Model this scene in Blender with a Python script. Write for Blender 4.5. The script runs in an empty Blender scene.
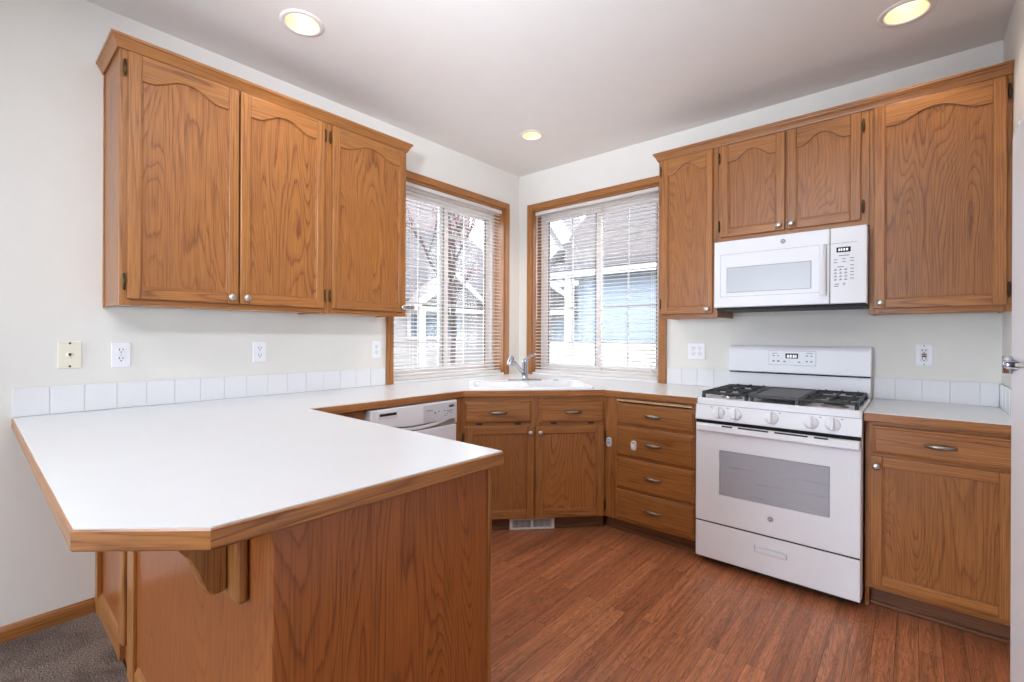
import bpy, bmesh, math, random
from mathutils import Vector, Matrix
random.seed(7)
S = bpy.context.scene
COL = S.collection
PI = math.pi

# ------------------------------------------------------------------ camera
CX, CY, CZ = 2.7928, -3.3439, 1.2545
cam_d = bpy.data.cameras.new('camera')
cam = bpy.data.objects.new('camera', cam_d); COL.objects.link(cam)
cam_d.sensor_fit = 'HORIZONTAL'; cam_d.sensor_width = 36.0
cam_d.lens = 36.0 * 468.661 / 1024.0
cam_d.shift_y = -4.59 / 1024.0
cam_d.clip_start = 0.05; cam_d.clip_end = 200
cam.matrix_world = (Matrix.Translation((CX, CY, CZ)) @ Matrix.Rotation(0.7103, 4, 'Z')
                    @ Matrix.Rotation(PI / 2, 4, 'X') @ Matrix.Rotation(0.0045, 4, 'Z'))
S.camera = cam

# ------------------------------------------------------------------ world, lights, exposure
S.view_settings.view_transform = 'Standard'
S.view_settings.look = 'None'
S.view_settings.gamma = 1.0
S.view_settings.use_curve_mapping = False
S.view_settings.exposure = 0.40
S.cycles.use_denoising = True
S.cycles.max_bounces = 10
S.cycles.diffuse_bounces = 6
S.cycles.glossy_bounces = 4
S.cycles.transparent_max_bounces = 24
S.cycles.sample_clamp_indirect = 6.0
S.cycles.caustics_reflective = False
S.cycles.caustics_refractive = False

W = bpy.data.worlds.new('overcast_sky'); S.world = W
W.use_nodes = True
_bg = W.node_tree.nodes['Background']
_bg.inputs[0].default_value = (0.84, 0.94, 1.06, 1)
_bg.inputs[1].default_value = 6.0


def area(name, loc, target, size, power, color=(1, 1, 1), size_y=None, shape='RECTANGLE', spread=PI):
    d = bpy.data.lights.new(name, 'AREA')
    d.shape = shape; d.size = size
    if size_y: d.size_y = size_y
    d.energy = power; d.color = color; d.spread = spread
    o = bpy.data.objects.new(name, d); COL.objects.link(o)
    o.location = loc
    o.rotation_euler = (Vector(target) - Vector(loc)).to_track_quat('-Z', 'Y').to_euler()
    return o


# ceiling fitting of the dining area, behind the camera
area('dining_ceiling_light', (1.6, -4.5, 2.66), (1.6, -4.45, 0), 0.24, 16, (0.88, 0.97, 1.07), shape='DISK')
# unseen fill spot added behind the camera to brighten the left wall cabinets
_sd = bpy.data.lights.new('cabinet_fill_spot', 'SPOT')
_sd.energy = 140; _sd.color = (0.90, 0.97, 1.07); _sd.spot_size = math.radians(52); _sd.spot_blend = 1.0; _sd.shadow_soft_size = 0.12
_so = bpy.data.objects.new('cabinet_fill_spot', _sd); COL.objects.link(_so)
_so.location = (3.45, -3.5, 2.5)
_so.rotation_euler = (Vector((0.35, -2.0, 1.95)) - Vector((3.45, -3.5, 2.5))).to_track_quat('-Z', 'Y').to_euler()
# fill lights added behind the camera: ceiling bounce and window corner
area('ceiling_fill', (2.5, -4.05, 1.8), (2.2, -3.3, 2.73), 0.35, 25, (0.88, 0.97, 1.09), shape='DISK', spread=math.radians(88))
area('window_corner_fill', (2.6, -4.05, 1.65), (1.25, -1.7, 2.60), 0.40, 9.0, (0.89, 0.97, 1.08), shape='DISK', spread=math.radians(72))
# cool fill light added just inside the rear wall opening
area('rear_fill', (0.95, -7.35, 1.1), (1.5, 0, 0.8), 1.1, 58, (0.78, 0.93, 1.13), size_y=2.1)


# ------------------------------------------------------------------ colour and material helpers
def lin(c):
    c = c / 255.0
    return c / 12.92 if c <= 0.04045 else ((c + 0.055) / 1.055) ** 2.4


def rgb(r, g, b):
    return (lin(r), lin(g), lin(b), 1.0)


def new_mat(name):
    m = bpy.data.materials.new(name); m.use_nodes = True
    nt = m.node_tree
    return m, nt, nt.nodes['Principled BSDF']


def node(nt, kind, **kw):
    n = nt.nodes.new(kind)
    for k, v in kw.items():
        if k.startswith('i_'):
            key = k[2:]
            n.inputs[int(key) if key.isdigit() else key.replace('_', ' ')].default_value = v
        else:
            setattr(n, k, v)
    return n


def ramp(nt, stops):
    r = nt.nodes.new('ShaderNodeValToRGB')
    e = r.color_ramp.elements
    while len(e) < len(stops): e.new(0.5)
    for el, (p, c) in zip(e, stops):
        el.position = p; el.color = c if len(c) == 4 else (*c, 1)
    return r


def grey(v): return (v, v, v, 1)


def plain(name, col, rough=0.5, metal=0.0, noise=0.03, bump=0.0, bscale=200, coat=0.0, spec=0.5):
    """A painted / moulded surface with a faint procedural mottling and optional bump."""
    m, nt, b = new_mat(name)
    L = nt.links.new
    tc = node(nt, 'ShaderNodeTexCoord')
    nz = node(nt, 'ShaderNodeTexNoise', i_Scale=9.0, i_Detail=3.0)
    L(tc.outputs['Object'], nz.inputs['Vector'])
    lo = tuple(max(0, c * (1 - noise)) for c in col[:3]) + (1,)
    hi = tuple(min(1, c * (1 + noise)) for c in col[:3]) + (1,)
    r = ramp(nt, [(0.3, lo), (0.7, hi)])
    L(nz.outputs['Fac'], r.inputs['Fac']); L(r.outputs['Color'], b.inputs['Base Color'])
    b.inputs['Roughness'].default_value = rough
    b.inputs['Metallic'].default_value = metal
    b.inputs['Coat Weight'].default_value = coat
    b.inputs['Specular IOR Level'].default_value = spec
    if bump:
        n2 = node(nt, 'ShaderNodeTexNoise', i_Scale=float(bscale), i_Detail=2.0)
        L(tc.outputs['Object'], n2.inputs['Vector'])
        bp = node(nt, 'ShaderNodeBump', i_Strength=bump, i_Distance=0.002)
        L(n2.outputs['Fac'], bp.inputs['Height']); L(bp.outputs['Normal'], b.inputs['Normal'])
    return m


def oak(name, axis, light, dark, lines=9.0, across=6.0, along=1.3, rough=0.38, strength=1.0, turn=0.0):
    """Stained oak: contour lines of a stretched noise give cathedral figure, plus fine open pores."""
    m, nt, b = new_mat(name)
    L = nt.links.new
    tc = node(nt, 'ShaderNodeTexCoord')
    oi = node(nt, 'ShaderNodeObjectInfo')
    mul = node(nt, 'ShaderNodeMath', operation='MULTIPLY', i_1=53.0)
    L(oi.outputs['Random'], mul.inputs[0])
    add = node(nt, 'ShaderNodeVectorMath', operation='ADD')
    if turn:
        vr = node(nt, 'ShaderNodeVectorRotate', rotation_type='Z_AXIS'); vr.inputs['Angle'].default_value = turn
        L(tc.outputs['Object'], vr.inputs['Vector']); L(vr.outputs[0], add.inputs[0])
    else:
        L(tc.outputs['Object'], add.inputs[0])
    L(mul.outputs[0], add.inputs[1])

    def mapped(a, g):
        mp = node(nt, 'ShaderNodeMapping')
        sc = [a, a, a]; sc['xyz'.index(axis)] = g
        mp.inputs['Scale'].default_value = sc
        L(add.outputs[0], mp.inputs['Vector'])
        return mp
    m1 = mapped(across, along)
    n1 = node(nt, 'ShaderNodeTexNoise', i_Scale=1.0, i_Detail=1.6, i_Roughness=0.35, i_Distortion=0.35)
    L(m1.outputs[0], n1.inputs['Vector'])
    ml = node(nt, 'ShaderNodeMath', operation='MULTIPLY', i_1=lines * 2)
    L(n1.outputs['Fac'], ml.inputs[0])
    jit = mapped(90, 7)
    nj = node(nt, 'ShaderNodeTexNoise', i_Scale=1.0, i_Detail=2.0)
    L(jit.outputs[0], nj.inputs['Vector'])
    mj = node(nt, 'ShaderNodeMath', operation='MULTIPLY_ADD', i_1=0.55)
    L(nj.outputs['Fac'], mj.inputs[0]); L(ml.outputs[0], mj.inputs[2])
    pp = node(nt, 'ShaderNodeMath', operation='FRACT')
    L(mj.outputs[0], pp.inputs[0])
    d = dark; l = light
    mid = tuple(l[i] * 0.66 + d[i] * 0.34 for i in range(3)) + (1,)
    rp = ramp(nt, [(0.0, d), (0.14, mid), (0.45, l), (0.86, l), (1.0, d)])
    L(pp.outputs[0], rp.inputs['Fac'])
    # fade the figure so it is not equally strong everywhere
    base = node(nt, 'ShaderNodeMix', data_type='RGBA')
    base.inputs[6].default_value = tuple(l[i] * 0.86 + d[i] * 0.14 for i in range(3)) + (1,)
    nf = node(nt, 'ShaderNodeTexNoise', i_Scale=2.2, i_Detail=1.0)
    L(add.outputs[0], nf.inputs['Vector'])
    rf = ramp(nt, [(0.3, grey(0.35 * strength)), (0.7, grey(0.95 * strength))])
    L(nf.outputs['Fac'], rf.inputs['Fac'])
    L(rf.outputs['Color'], base.inputs[0]); L(rp.outputs['Color'], base.inputs[7])
    # pores
    m2 = mapped(210, 6)
    n2 = node(nt, 'ShaderNodeTexNoise', i_Scale=1.0, i_Detail=2.0)
    L(m2.outputs[0], n2.inputs['Vector'])
    r2 = ramp(nt, [(0.34, grey(0.62)), (0.56, grey(1.03))])
    L(n2.outputs['Fac'], r2.inputs['Fac'])
    mx = node(nt, 'ShaderNodeMix', data_type='RGBA', blend_type='MULTIPLY')
    mx.inputs[0].default_value = 0.75
    L(base.outputs[2], mx.inputs[6]); L(r2.outputs['Color'], mx.inputs[7])
    # board to board tone
    hs = node(nt, 'ShaderNodeHueSaturation')
    mr = node(nt, 'ShaderNodeMapRange'); mr.inputs['To Min'].default_value = 0.92; mr.inputs['To Max'].default_value = 1.08
    L(oi.outputs['Random'], mr.inputs['Value']); L(mr.outputs[0], hs.inputs['Value'])
    L(mx.outputs[2], hs.inputs['Color']); L(hs.outputs[0], b.inputs['Base Color'])
    b.inputs['Roughness'].default_value = rough
    b.inputs['Coat Weight'].default_value = 0.12; b.inputs['Coat Roughness'].default_value = 0.25
    bp = node(nt, 'ShaderNodeBump', i_Strength=0.12, i_Distance=0.0006)
    L(r2.outputs['Color'], bp.inputs['Height']); L(bp.outputs['Normal'], b.inputs['Normal'])
    return m


def laminate_floor():
    m, nt, b = new_mat('laminate_plank_floor')
    L = nt.links.new
    tc = node(nt, 'ShaderNodeTexCoord')
    mp = node(nt, 'ShaderNodeMapping'); mp.inputs['Rotation'].default_value = (0, 0, PI / 2)
    L(tc.outputs['Object'], mp.inputs['Vector'])

    def bricks(c1, c2, cm, mort):
        br = node(nt, 'ShaderNodeTexBrick', i_Scale=1.0)
        br.offset = 0.37; br.offset_frequency = 2
        br.inputs['Color1'].default_value = c1; br.inputs['Color2'].default_value = c2
        br.inputs['Mortar'].default_value = cm
        br.inputs['Mortar Size'].default_value = mort
        br.inputs['Mortar Smooth'].default_value = 0.3
        br.inputs['Brick Width'].default_value = 0.85
        br.inputs['Row Height'].default_value = 0.072
        L(mp.outputs[0], br.inputs['Vector'])
        return br
    br = bricks(rgb(192, 124, 84), rgb(168, 102, 68), rgb(100, 58, 38), 0.0010)
    idb = bricks(grey(0), grey(1), grey(0.5), 0.0)
    sep = node(nt, 'ShaderNodeVectorMath', operation='MULTIPLY_ADD')
    sep.inputs[1].default_value = (11, 11, 11)
    L(idb.outputs['Color'], sep.inputs[0]); L(tc.outputs['Object'], sep.inputs[2])
    m1 = node(nt, 'ShaderNodeMapping'); m1.inputs['Scale'].default_value = (26, 2.6, 1)
    L(sep.outputs[0], m1.inputs['Vector'])
    n1 = node(nt, 'ShaderNodeTexNoise', i_Scale=1.0, i_Detail=3.0, i_Distortion=0.8)
    L(m1.outputs[0], n1.inputs['Vector'])
    ml = node(nt, 'ShaderNodeMath', operation='MULTIPLY', i_1=13.0); L(n1.outputs['Fac'], ml.inputs[0])
    fr = node(nt, 'ShaderNodeMath', operation='FRACT'); L(ml.outputs[0], fr.inputs[0])
    r1 = ramp(nt, [(0.0, grey(0.50)), (0.22, grey(0.86)), (0.7, grey(1.10)), (1.0, grey(0.58))])
    L(fr.outputs[0], r1.inputs['Fac'])
    mx = node(nt, 'ShaderNodeMix', data_type='RGBA', blend_type='MULTIPLY'); mx.inputs[0].default_value = 0.8
    L(br.outputs['Color'], mx.inputs[6]); L(r1.outputs['Color'], mx.inputs[7])
    m2 = node(nt, 'ShaderNodeMapping'); m2.inputs['Scale'].default_value = (300, 10, 1)
    L(sep.outputs[0], m2.inputs['Vector'])
    n2 = node(nt, 'ShaderNodeTexNoise', i_Scale=1.0, i_Detail=2.0); L(m2.outputs[0], n2.inputs['Vector'])
    r2 = ramp(nt, [(0.35, grey(0.72)), (0.6, grey(1.05))]); L(n2.outputs['Fac'], r2.inputs['Fac'])
    m3 = node(nt, 'ShaderNodeMix', data_type='RGBA', blend_type='MULTIPLY'); m3.inputs[0].default_value = 0.7
    L(mx.outputs[2], m3.inputs[6]); L(r2.outputs['Color'], m3.inputs[7])
    m5 = node(nt, 'ShaderNodeMapping'); m5.inputs['Scale'].default_value = (34, 1.1, 1)
    L(sep.outputs[0], m5.inputs['Vector'])
    n5 = node(nt, 'ShaderNodeTexNoise', i_Scale=1.0, i_Detail=3.0, i_Roughness=0.65); L(m5.outputs[0], n5.inputs['Vector'])
    r5 = ramp(nt, [(0.34, grey(0.60)), (0.5, grey(0.97)), (0.68, grey(1.16))]); L(n5.outputs['Fac'], r5.inputs['Fac'])
    m6 = node(nt, 'ShaderNodeMix', data_type='RGBA', blend_type='MULTIPLY'); m6.inputs[0].default_value = 0.9
    L(m3.outputs[2], m6.inputs[6]); L(r5.outputs['Color'], m6.inputs[7])
    L(m6.outputs[2], b.inputs['Base Color'])
    b.inputs['Roughness'].default_value = 0.36
    bp = node(nt, 'ShaderNodeBump', i_Strength=0.15, i_Distance=0.0008)
    L(br.outputs['Fac'], bp.inputs['Height']); bp.invert = True
    L(bp.outputs['Normal'], b.inputs['Normal'])
    return m


def siding(name, col, pitch=0.14, axis=2):
    m, nt, b = new_mat(name)
    L = nt.links.new
    tc = node(nt, 'ShaderNodeTexCoord')
    sx = node(nt, 'ShaderNodeSeparateXYZ'); L(tc.outputs['Object'], sx.inputs[0])
    dv = node(nt, 'ShaderNodeMath', operation='DIVIDE', i_1=pitch); L(sx.outputs[axis], dv.inputs[0])
    fr = node(nt, 'ShaderNodeMath', operation='FRACT'); L(dv.outputs[0], fr.inputs[0])
    r = ramp(nt, [(0.0, tuple(c * 0.55 for c in col[:3])), (0.10, col[:3]), (1.0, tuple(min(1, c * 1.08) for c in col[:3]))])
    L(fr.outputs[0], r.inputs['Fac']); L(r.outputs['Color'], b.inputs['Base Color'])
    bp = node(nt, 'ShaderNodeBump', i_Strength=0.6, i_Distance=0.02); bp.invert = True
    L(fr.outputs[0], bp.inputs['Height']); L(bp.outputs['Normal'], b.inputs['Normal'])
    b.inputs['Roughness'].default_value = 0.8
    return m


def shingles(name, c1, c2, cm):
    m, nt, b = new_mat(name)
    L = nt.links.new
    tc = node(nt, 'ShaderNodeTexCoord')
    sx = node(nt, 'ShaderNodeSeparateXYZ'); L(tc.outputs['Object'], sx.inputs[0])
    ad = node(nt, 'ShaderNodeMath', operation='ADD'); L(sx.outputs[0], ad.inputs[0]); L(sx.outputs[1], ad.inputs[1])
    cb = node(nt, 'ShaderNodeCombineXYZ'); L(ad.outputs[0], cb.inputs[0]); L(sx.outputs[2], cb.inputs[1])
    br = node(nt, 'ShaderNodeTexBrick', i_Scale=1.0)
    br.inputs['Color1'].default_value = c1; br.inputs['Color2'].default_value = c2; br.inputs['Mortar'].default_value = cm
    br.inputs['Mortar Size'].default_value = 0.008
    br.inputs['Brick Width'].default_value = 0.3; br.inputs['Row Height'].default_value = 0.09
    L(cb.outputs[0], br.inputs['Vector']); L(br.outputs['Color'], b.inputs['Base Color'])
    b.inputs['Roughness'].default_value = 0.9
    return m


def glass_pane():
    m, nt, b = new_mat('clear_window_glass')
    L = nt.links.new
    out = nt.nodes['Material Output']
    tr = node(nt, 'ShaderNodeBsdfTransparent'); tr.inputs[0].default_value = (0.95, 0.97, 0.97, 1)
    gl = node(nt, 'ShaderNodeBsdfGlossy'); gl.inputs['Roughness'].default_value = 0.02
    lw = node(nt, 'ShaderNodeLayerWeight', i_Blend=0.5)
    pw = node(nt, 'ShaderNodeMath', operation='POWER', i_1=5.0)
    fz = node(nt, 'ShaderNodeMath', operation='MULTIPLY_ADD', i_1=0.9, i_2=0.04)
    L(lw.outputs['Facing'], pw.inputs[0]); L(pw.outputs[0], fz.inputs[0])
    mx = node(nt, 'ShaderNodeMixShader')
    L(fz.outputs[0], mx.inputs[0]); L(tr.outputs[0], mx.inputs[1]); L(gl.outputs[0], mx.inputs[2])
    L(mx.outputs[0], out.inputs['Surface'])
    return m


def emit(name, col, strength):
    m, nt, b = new_mat(name)
    b.inputs['Base Color'].default_value = col
    b.inputs['Emission Color'].default_value = col
    b.inputs['Emission Strength'].default_value = strength
    return m


def carpet_mat():
    m, nt, b = new_mat('grey_cut_pile_carpet')
    L = nt.links.new
    tc = node(nt, 'ShaderNodeTexCoord')
    n1 = node(nt, 'ShaderNodeTexNoise', i_Scale=170.0, i_Detail=3.0)
    n2 = node(nt, 'ShaderNodeTexNoise', i_Scale=5.0, i_Detail=3.0, i_Distortion=1.0)
    L(tc.outputs['Object'], n1.inputs['Vector']); L(tc.outputs['Object'], n2.inputs['Vector'])
    r1 = ramp(nt, [(0.3, rgb(78, 68, 62)), (0.7, rgb(156, 140, 130))]); L(n1.outputs['Fac'], r1.inputs['Fac'])
    r2 = ramp(nt, [(0.36, grey(0.66)), (0.62, grey(1.18))]); L(n2.outputs['Fac'], r2.inputs['Fac'])
    mx = node(nt, 'ShaderNodeMix', data_type='RGBA', blend_type='MULTIPLY'); mx.inputs[0].default_value = 1.0
    L(r1.outputs['Color'], mx.inputs[6]); L(r2.outputs['Color'], mx.inputs[7]); L(mx.outputs[2], b.inputs['Base Color'])
    b.inputs['Roughness'].default_value = 1.0; b.inputs['Specular IOR Level'].default_value = 0.1
    bp = node(nt, 'ShaderNodeBump', i_Strength=1.0, i_Distance=0.006)
    L(n1.outputs['Fac'], bp.inputs['Height']); L(bp.outputs['Normal'], b.inputs['Normal'])
    return m


def perforated(name, c1, c2):
    """Oven window: a fine printed dot screen."""
    m, nt, b = new_mat(name)
    L = nt.links.new
    tc = node(nt, 'ShaderNodeTexCoord')
    v = node(nt, 'ShaderNodeTexVoronoi', i_Scale=420.0); v.inputs['Randomness'].default_value = 0.0
    L(tc.outputs['Object'], v.inputs['Vector'])
    r = ramp(nt, [(0.25, c1), (0.45, c2)]); L(v.outputs['Distance'], r.inputs['Fac'])
    L(r.outputs['Color'], b.inputs['Base Color'])
    b.inputs['Roughness'].default_value = 0.22
    return m


OAK_L, OAK_D = rgb(170, 111, 57), rgb(118, 66, 28)
M = {}
M['oak_v'] = oak('oak_grain_upright', 'z', OAK_L, OAK_D, lines=8, across=15, along=0.22, rough=0.33)
M['oak_h'] = oak('oak_grain_level', 'x', OAK_L, OAK_D, lines=8, across=15, along=0.35, rough=0.33)
M['oak_y'] = oak('oak_grain_lengthwise', 'y', OAK_L, OAK_D, lines=8, across=15, along=0.22, rough=0.33)
M['oak_d'] = oak('oak_grain_diagonal', 'x', OAK_L, OAK_D, lines=8, across=15, along=0.35, rough=0.33, turn=-PI / 4)
M['oak_panel'] = oak('oak_veneer_panel', 'z', rgb(166, 106, 53), rgb(114, 63, 26), lines=17, across=5.5, along=0.85, rough=0.33)
M['oak_end'] = oak('oak_end_veneer', 'z', rgb(158, 90, 42), rgb(108, 53, 20), lines=18, across=5.5, along=0.7, rough=0.3)
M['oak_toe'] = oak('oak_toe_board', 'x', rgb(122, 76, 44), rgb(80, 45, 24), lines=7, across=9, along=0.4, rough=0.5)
M['wood_in'] = plain('cabinet_interior', rgb(196, 160, 118), 0.6)
M['wall'] = plain('cream_wall_paint', rgb(227, 224, 218), 0.75, noise=0.012, bump=0.10, bscale=90)
M['ceil'] = plain('ceiling_paint', rgb(228, 223, 219), 0.85, noise=0.012, bump=0.12, bscale=70)
M['white'] = plain('white_enamel', rgb(241, 242, 246), 0.34, noise=0.008, coat=0.05)
M['white_matt'] = plain('white_plastic', rgb(228, 227, 226), 0.42, noise=0.008)
M['vinyl'] = plain('white_vinyl', rgb(226, 219, 216), 0.45, noise=0.01)
def slat_mat():
    m, nt, b = new_mat('white_vinyl_blind_slat')
    L = nt.links.new
    tc = node(nt, 'ShaderNodeTexCoord')
    nz = node(nt, 'ShaderNodeTexNoise', i_Scale=6.0)
    L(tc.outputs['Object'], nz.inputs['Vector'])
    r = ramp(nt, [(0.3, rgb(240, 235, 231)), (0.7, rgb(244, 240, 237))]); L(nz.outputs['Fac'], r.inputs['Fac'])
    L(r.outputs['Color'], b.inputs['Base Color']); b.inputs['Roughness'].default_value = 0.45
    tl = node(nt, 'ShaderNodeBsdfTranslucent'); tl.inputs[0].default_value = rgb(240, 232, 226)
    mx = node(nt, 'ShaderNodeMixShader', i_0=0.30)
    L(b.outputs[0], mx.inputs[1]); L(tl.outputs[0], mx.inputs[2]); L(mx.outputs[0], nt.nodes['Material Output'].inputs['Surface'])
    return m


M['slat'] = slat_mat()
M['counter'] = plain('white_laminate', rgb(227, 229, 231), 0.26, noise=0.006)
M['tile'] = plain('white_glazed_tile', rgb(229, 229, 231), 0.18, noise=0.008, coat=0.3)
M['grout'] = plain('white_grout', rgb(222, 220, 217), 0.8)
M['plate'] = plain('white_outlet_plastic', rgb(238, 238, 242), 0.3, noise=0.005)
M['cream'] = plain('ivory_plastic', rgb(232, 226, 208), 0.35, noise=0.008)
M['black'] = plain('black_plastic', rgb(9, 9, 10), 0.6, spec=0.2)
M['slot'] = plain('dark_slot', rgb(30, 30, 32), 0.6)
M['iron'] = plain('cast_iron', rgb(38, 38, 41), 0.5, noise=0.15, bump=0.2, bscale=400)
M['griddle'] = plain('griddle_iron', rgb(66, 66, 70), 0.42, noise=0.1, bump=0.1, bscale=400)
M['nickel'] = plain('satin_nickel', rgb(196, 192, 186), 0.30, metal=1.0)
M['pewter'] = plain('brushed_pewter', rgb(158, 150, 141), 0.36, metal=1.0)
M['chrome'] = plain('chrome', rgb(190, 192, 197), 0.10, metal=1.0)
M['brass'] = plain('aged_hinge_metal', rgb(92, 76, 52), 0.38, metal=0.9)
M['steel'] = plain('burner_steel', rgb(170, 170, 172), 0.35, metal=1.0)
M['mark'] = plain('grey_printing', rgb(140, 142, 148), 0.5)
M['mark_dark'] = plain('dark_printing', rgb(84, 86, 92), 0.5)
M['mwglass'] = perforated('microwave_window_screen', rgb(196, 202, 208), rgb(206, 212, 218))
M['ovglass'] = perforated('oven_window_screen', rgb(150, 151, 158), rgb(176, 176, 183))
M['rackline'] = plain('oven_rack_wire', rgb(196, 188, 186), 0.35, metal=0.3)
M['lit'] = emit('lit_display_digits', rgb(232, 236, 240), 0.7)
M['bulb'] = emit('lit_lamp_face', (1.0, 0.94, 0.84, 1), 5.0)
M['canring'] = plain('white_can_trim', rgb(228, 222, 218), 0.5)
M['canin'] = plain('gold_can_reflector', rgb(232, 214, 182), 0.45, metal=0.2)
M['dwgrey'] = plain('grey_handle_pocket', rgb(150, 142, 137), 0.35)
M['dwconsole'] = plain('console_print_field', rgb(214, 216, 222), 0.3)
M['red'] = plain('red_button', rgb(150, 40, 34), 0.4)
M['sash_edge_strip'] = plain('dark_edge_strip', rgb(70, 66, 66), 0.6)
M['glass'] = glass_pane()
M['floor'] = laminate_floor()
M['carpet'] = carpet_mat()
M['house_blue'] = siding('blue_grey_lap_siding', rgb(138, 146, 158), 0.15)
M['house_grey'] = siding('taupe_lap_siding', rgb(108, 98, 96), 0.13)
M['house_mauve'] = siding('mauve_lap_siding', rgb(118, 106, 106), 0.13)
M['house_white'] = siding('pale_lap_siding', rgb(178, 168, 165), 0.2)
M['roof'] = shingles('grey_roof_shingle', rgb(94, 86, 86), rgb(80, 72, 73), rgb(52, 48, 50))
M['trimw'] = plain('white_house_trim', rgb(200, 194, 192), 0.6)
M['hwin'] = plain('dark_house_window', rgb(116, 126, 138), 0.15)
M['bark'] = plain('bare_bark', rgb(74, 58, 56), 0.9, noise=0.2)
M['leaf'] = plain('russet_leaf', rgb(140, 104, 104), 0.8, noise=0.2)
M['yard'] = plain('pale_gravel_yard', rgb(152, 145, 140), 0.95, noise=0.08, bump=0.4, bscale=40)
M['fence'] = plain('weathered_white_fence', rgb(176, 168, 164), 0.8)
M['lockblue'] = plain('pale_blue_plastic', rgb(160, 190, 206), 0.4)


# ------------------------------------------------------------------ geometry helpers
def link(name, bm, mats, parent=None, smooth=False, loc=None):
    me = bpy.data.meshes.new(name)
    bmesh.ops.recalc_face_normals(bm, faces=bm.faces)
    bm.to_mesh(me); bm.free()
    if not isinstance(mats, (list, tuple)): mats = [mats]
    for mt in mats: me.materials.append(mt)
    if smooth:
        for p in me.polygons: p.use_smooth = True
    o = bpy.data.objects.new(name, me); COL.objects.link(o)
    if parent is not None: o.parent = parent
    if loc is not None: o.location = loc
    return o


def tag(o, label, cat, group=None):
    o['label'] = label; o['category'] = cat
    if group: o['group'] = group
    return o


def thing(name, label, cat, loc=(0, 0, 0), rz=0.0, group=None):
    o = bpy.data.objects.new(name, None); COL.objects.link(o)
    o.empty_display_size = 0.1
    o.location = loc; o.rotation_euler = (0, 0, rz)
    return tag(o, label, cat, group)


def struct(o):
    o['kind'] = 'structure'
    return o


def box(bm, lo, hi, bev=0.0, seg=1, mi=0):
    """An axis-aligned box from lo to hi with optional bevelled edges."""
    lo = Vector(lo); hi = Vector(hi)
    tmp = bmesh.new()
    bmesh.ops.create_cube(tmp, size=1.0)
    for v in tmp.verts:
        v.co = Vector((lo[i] + (v.co[i] + 0.5) * (hi[i] - lo[i]) for i in range(3)))
    if bev > 0:
        bev = min(bev, 0.45 * min(hi[i] - lo[i] for i in range(3)))
        bmesh.ops.bevel(tmp, geom=list(tmp.edges), offset=bev, segments=seg, profile=0.5, affect='EDGES')
    merge(bm, tmp, mi)


def merge(bm, tmp, mi=None, mat=None):
    if mat is not None: bmesh.ops.transform(tmp, matrix=mat, verts=tmp.verts)
    vm = [bm.verts.new(v.co) for v in tmp.verts]
    tmp.verts.index_update()
    for f in tmp.faces:
        try:
            nf = bm.faces.new([vm[v.index] for v in f.verts])
            nf.material_index = f.material_index if mi is None else mi
            nf.smooth = f.smooth
        except ValueError:
            pass
    tmp.free()


def prism(bm, pts, d0, d1, axis='z', bev=0.0, mi=0, seg=1):
    """Extrude the outline pts between d0 and d1 along axis. For 'z' pts are (x,y); for 'y' (x,z); for 'x' (y,z).
    bev chamfers the rim of the d1 face."""
    def P(a, b, d):
        return {'z': (a, b, d), 'y': (a, d, b), 'x': (d, a, b)}[axis]
    tmp = bmesh.new()
    lo = [tmp.verts.new(P(a, b, d0)) for a, b in pts]
    hi = [tmp.verts.new(P(a, b, d1)) for a, b in pts]
    n = len(pts)
    tmp.faces.new(lo); top = tmp.faces.new(hi)
    for i in range(n):
        tmp.faces.new((lo[i], lo[(i + 1) % n], hi[(i + 1) % n], hi[i]))
    bmesh.ops.recalc_face_normals(tmp, faces=tmp.faces)
    if bev > 0:
        bmesh.ops.bevel(tmp, geom=list(top.edges), offset=bev, segments=seg, profile=0.5, affect='EDGES')
    big = [f for f in tmp.faces if len(f.verts) > 8]
    if big: bmesh.ops.triangulate(tmp, faces=big)
    merge(bm, tmp, mi)


def lathe(bm, prof, mat=None, n=24, mi=0, smooth=True):
    """Revolve (radius, height) pairs about local z."""
    tmp = bmesh.new()
    rings = []
    for r, h in prof:
        if r < 1e-6: rings.append([tmp.verts.new((0, 0, h))])
        else: rings.append([tmp.verts.new((r * math.cos(2 * PI * i / n), r * math.sin(2 * PI * i / n), h)) for i in range(n)])
    for a, b in zip(rings, rings[1:]):
        for i in range(n):
            j = (i + 1) % n
            if len(a) == 1 and len(b) == 1: continue
            if len(a) == 1: f = tmp.faces.new((a[0], b[j], b[i]))
            elif len(b) == 1: f = tmp.faces.new((a[i], a[j], b[0]))
            else: f = tmp.faces.new((a[i], a[j], b[j], b[i]))
            f.smooth = smooth
    merge(bm, tmp, mi, mat)


def tube(bm, pts, r, n=10, mi=0, radii=None):
    """A round bar through pts."""
    tmp = bmesh.new()
    pts = [Vector(p) for p in pts]
    rings = []
    up = None
    for k, p in enumerate(pts):
        t = (pts[min(k + 1, len(pts) - 1)] - pts[max(k - 1, 0)]).normalized()
        if up is None:
            up = Vector((0, 0, 1)) if abs(t.z) < 0.9 else Vector((1, 0, 0))
        a = t.cross(up).normalized(); b = a.cross(t).normalized(); up = b
        rr = radii[k] if radii else r
        rings.append([tmp.verts.new(p + a * (rr * math.cos(2 * PI * i / n)) + b * (rr * math.sin(2 * PI * i / n))) for i in range(n)])
    for a, b in zip(rings, rings[1:]):
        for i in range(n):
            f = tmp.faces.new((a[i], a[(i + 1) % n], b[(i + 1) % n], b[i])); f.smooth = True
    tmp.faces.new(rings[0]); tmp.faces.new(rings[-1])
    merge(bm, tmp, mi)


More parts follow.
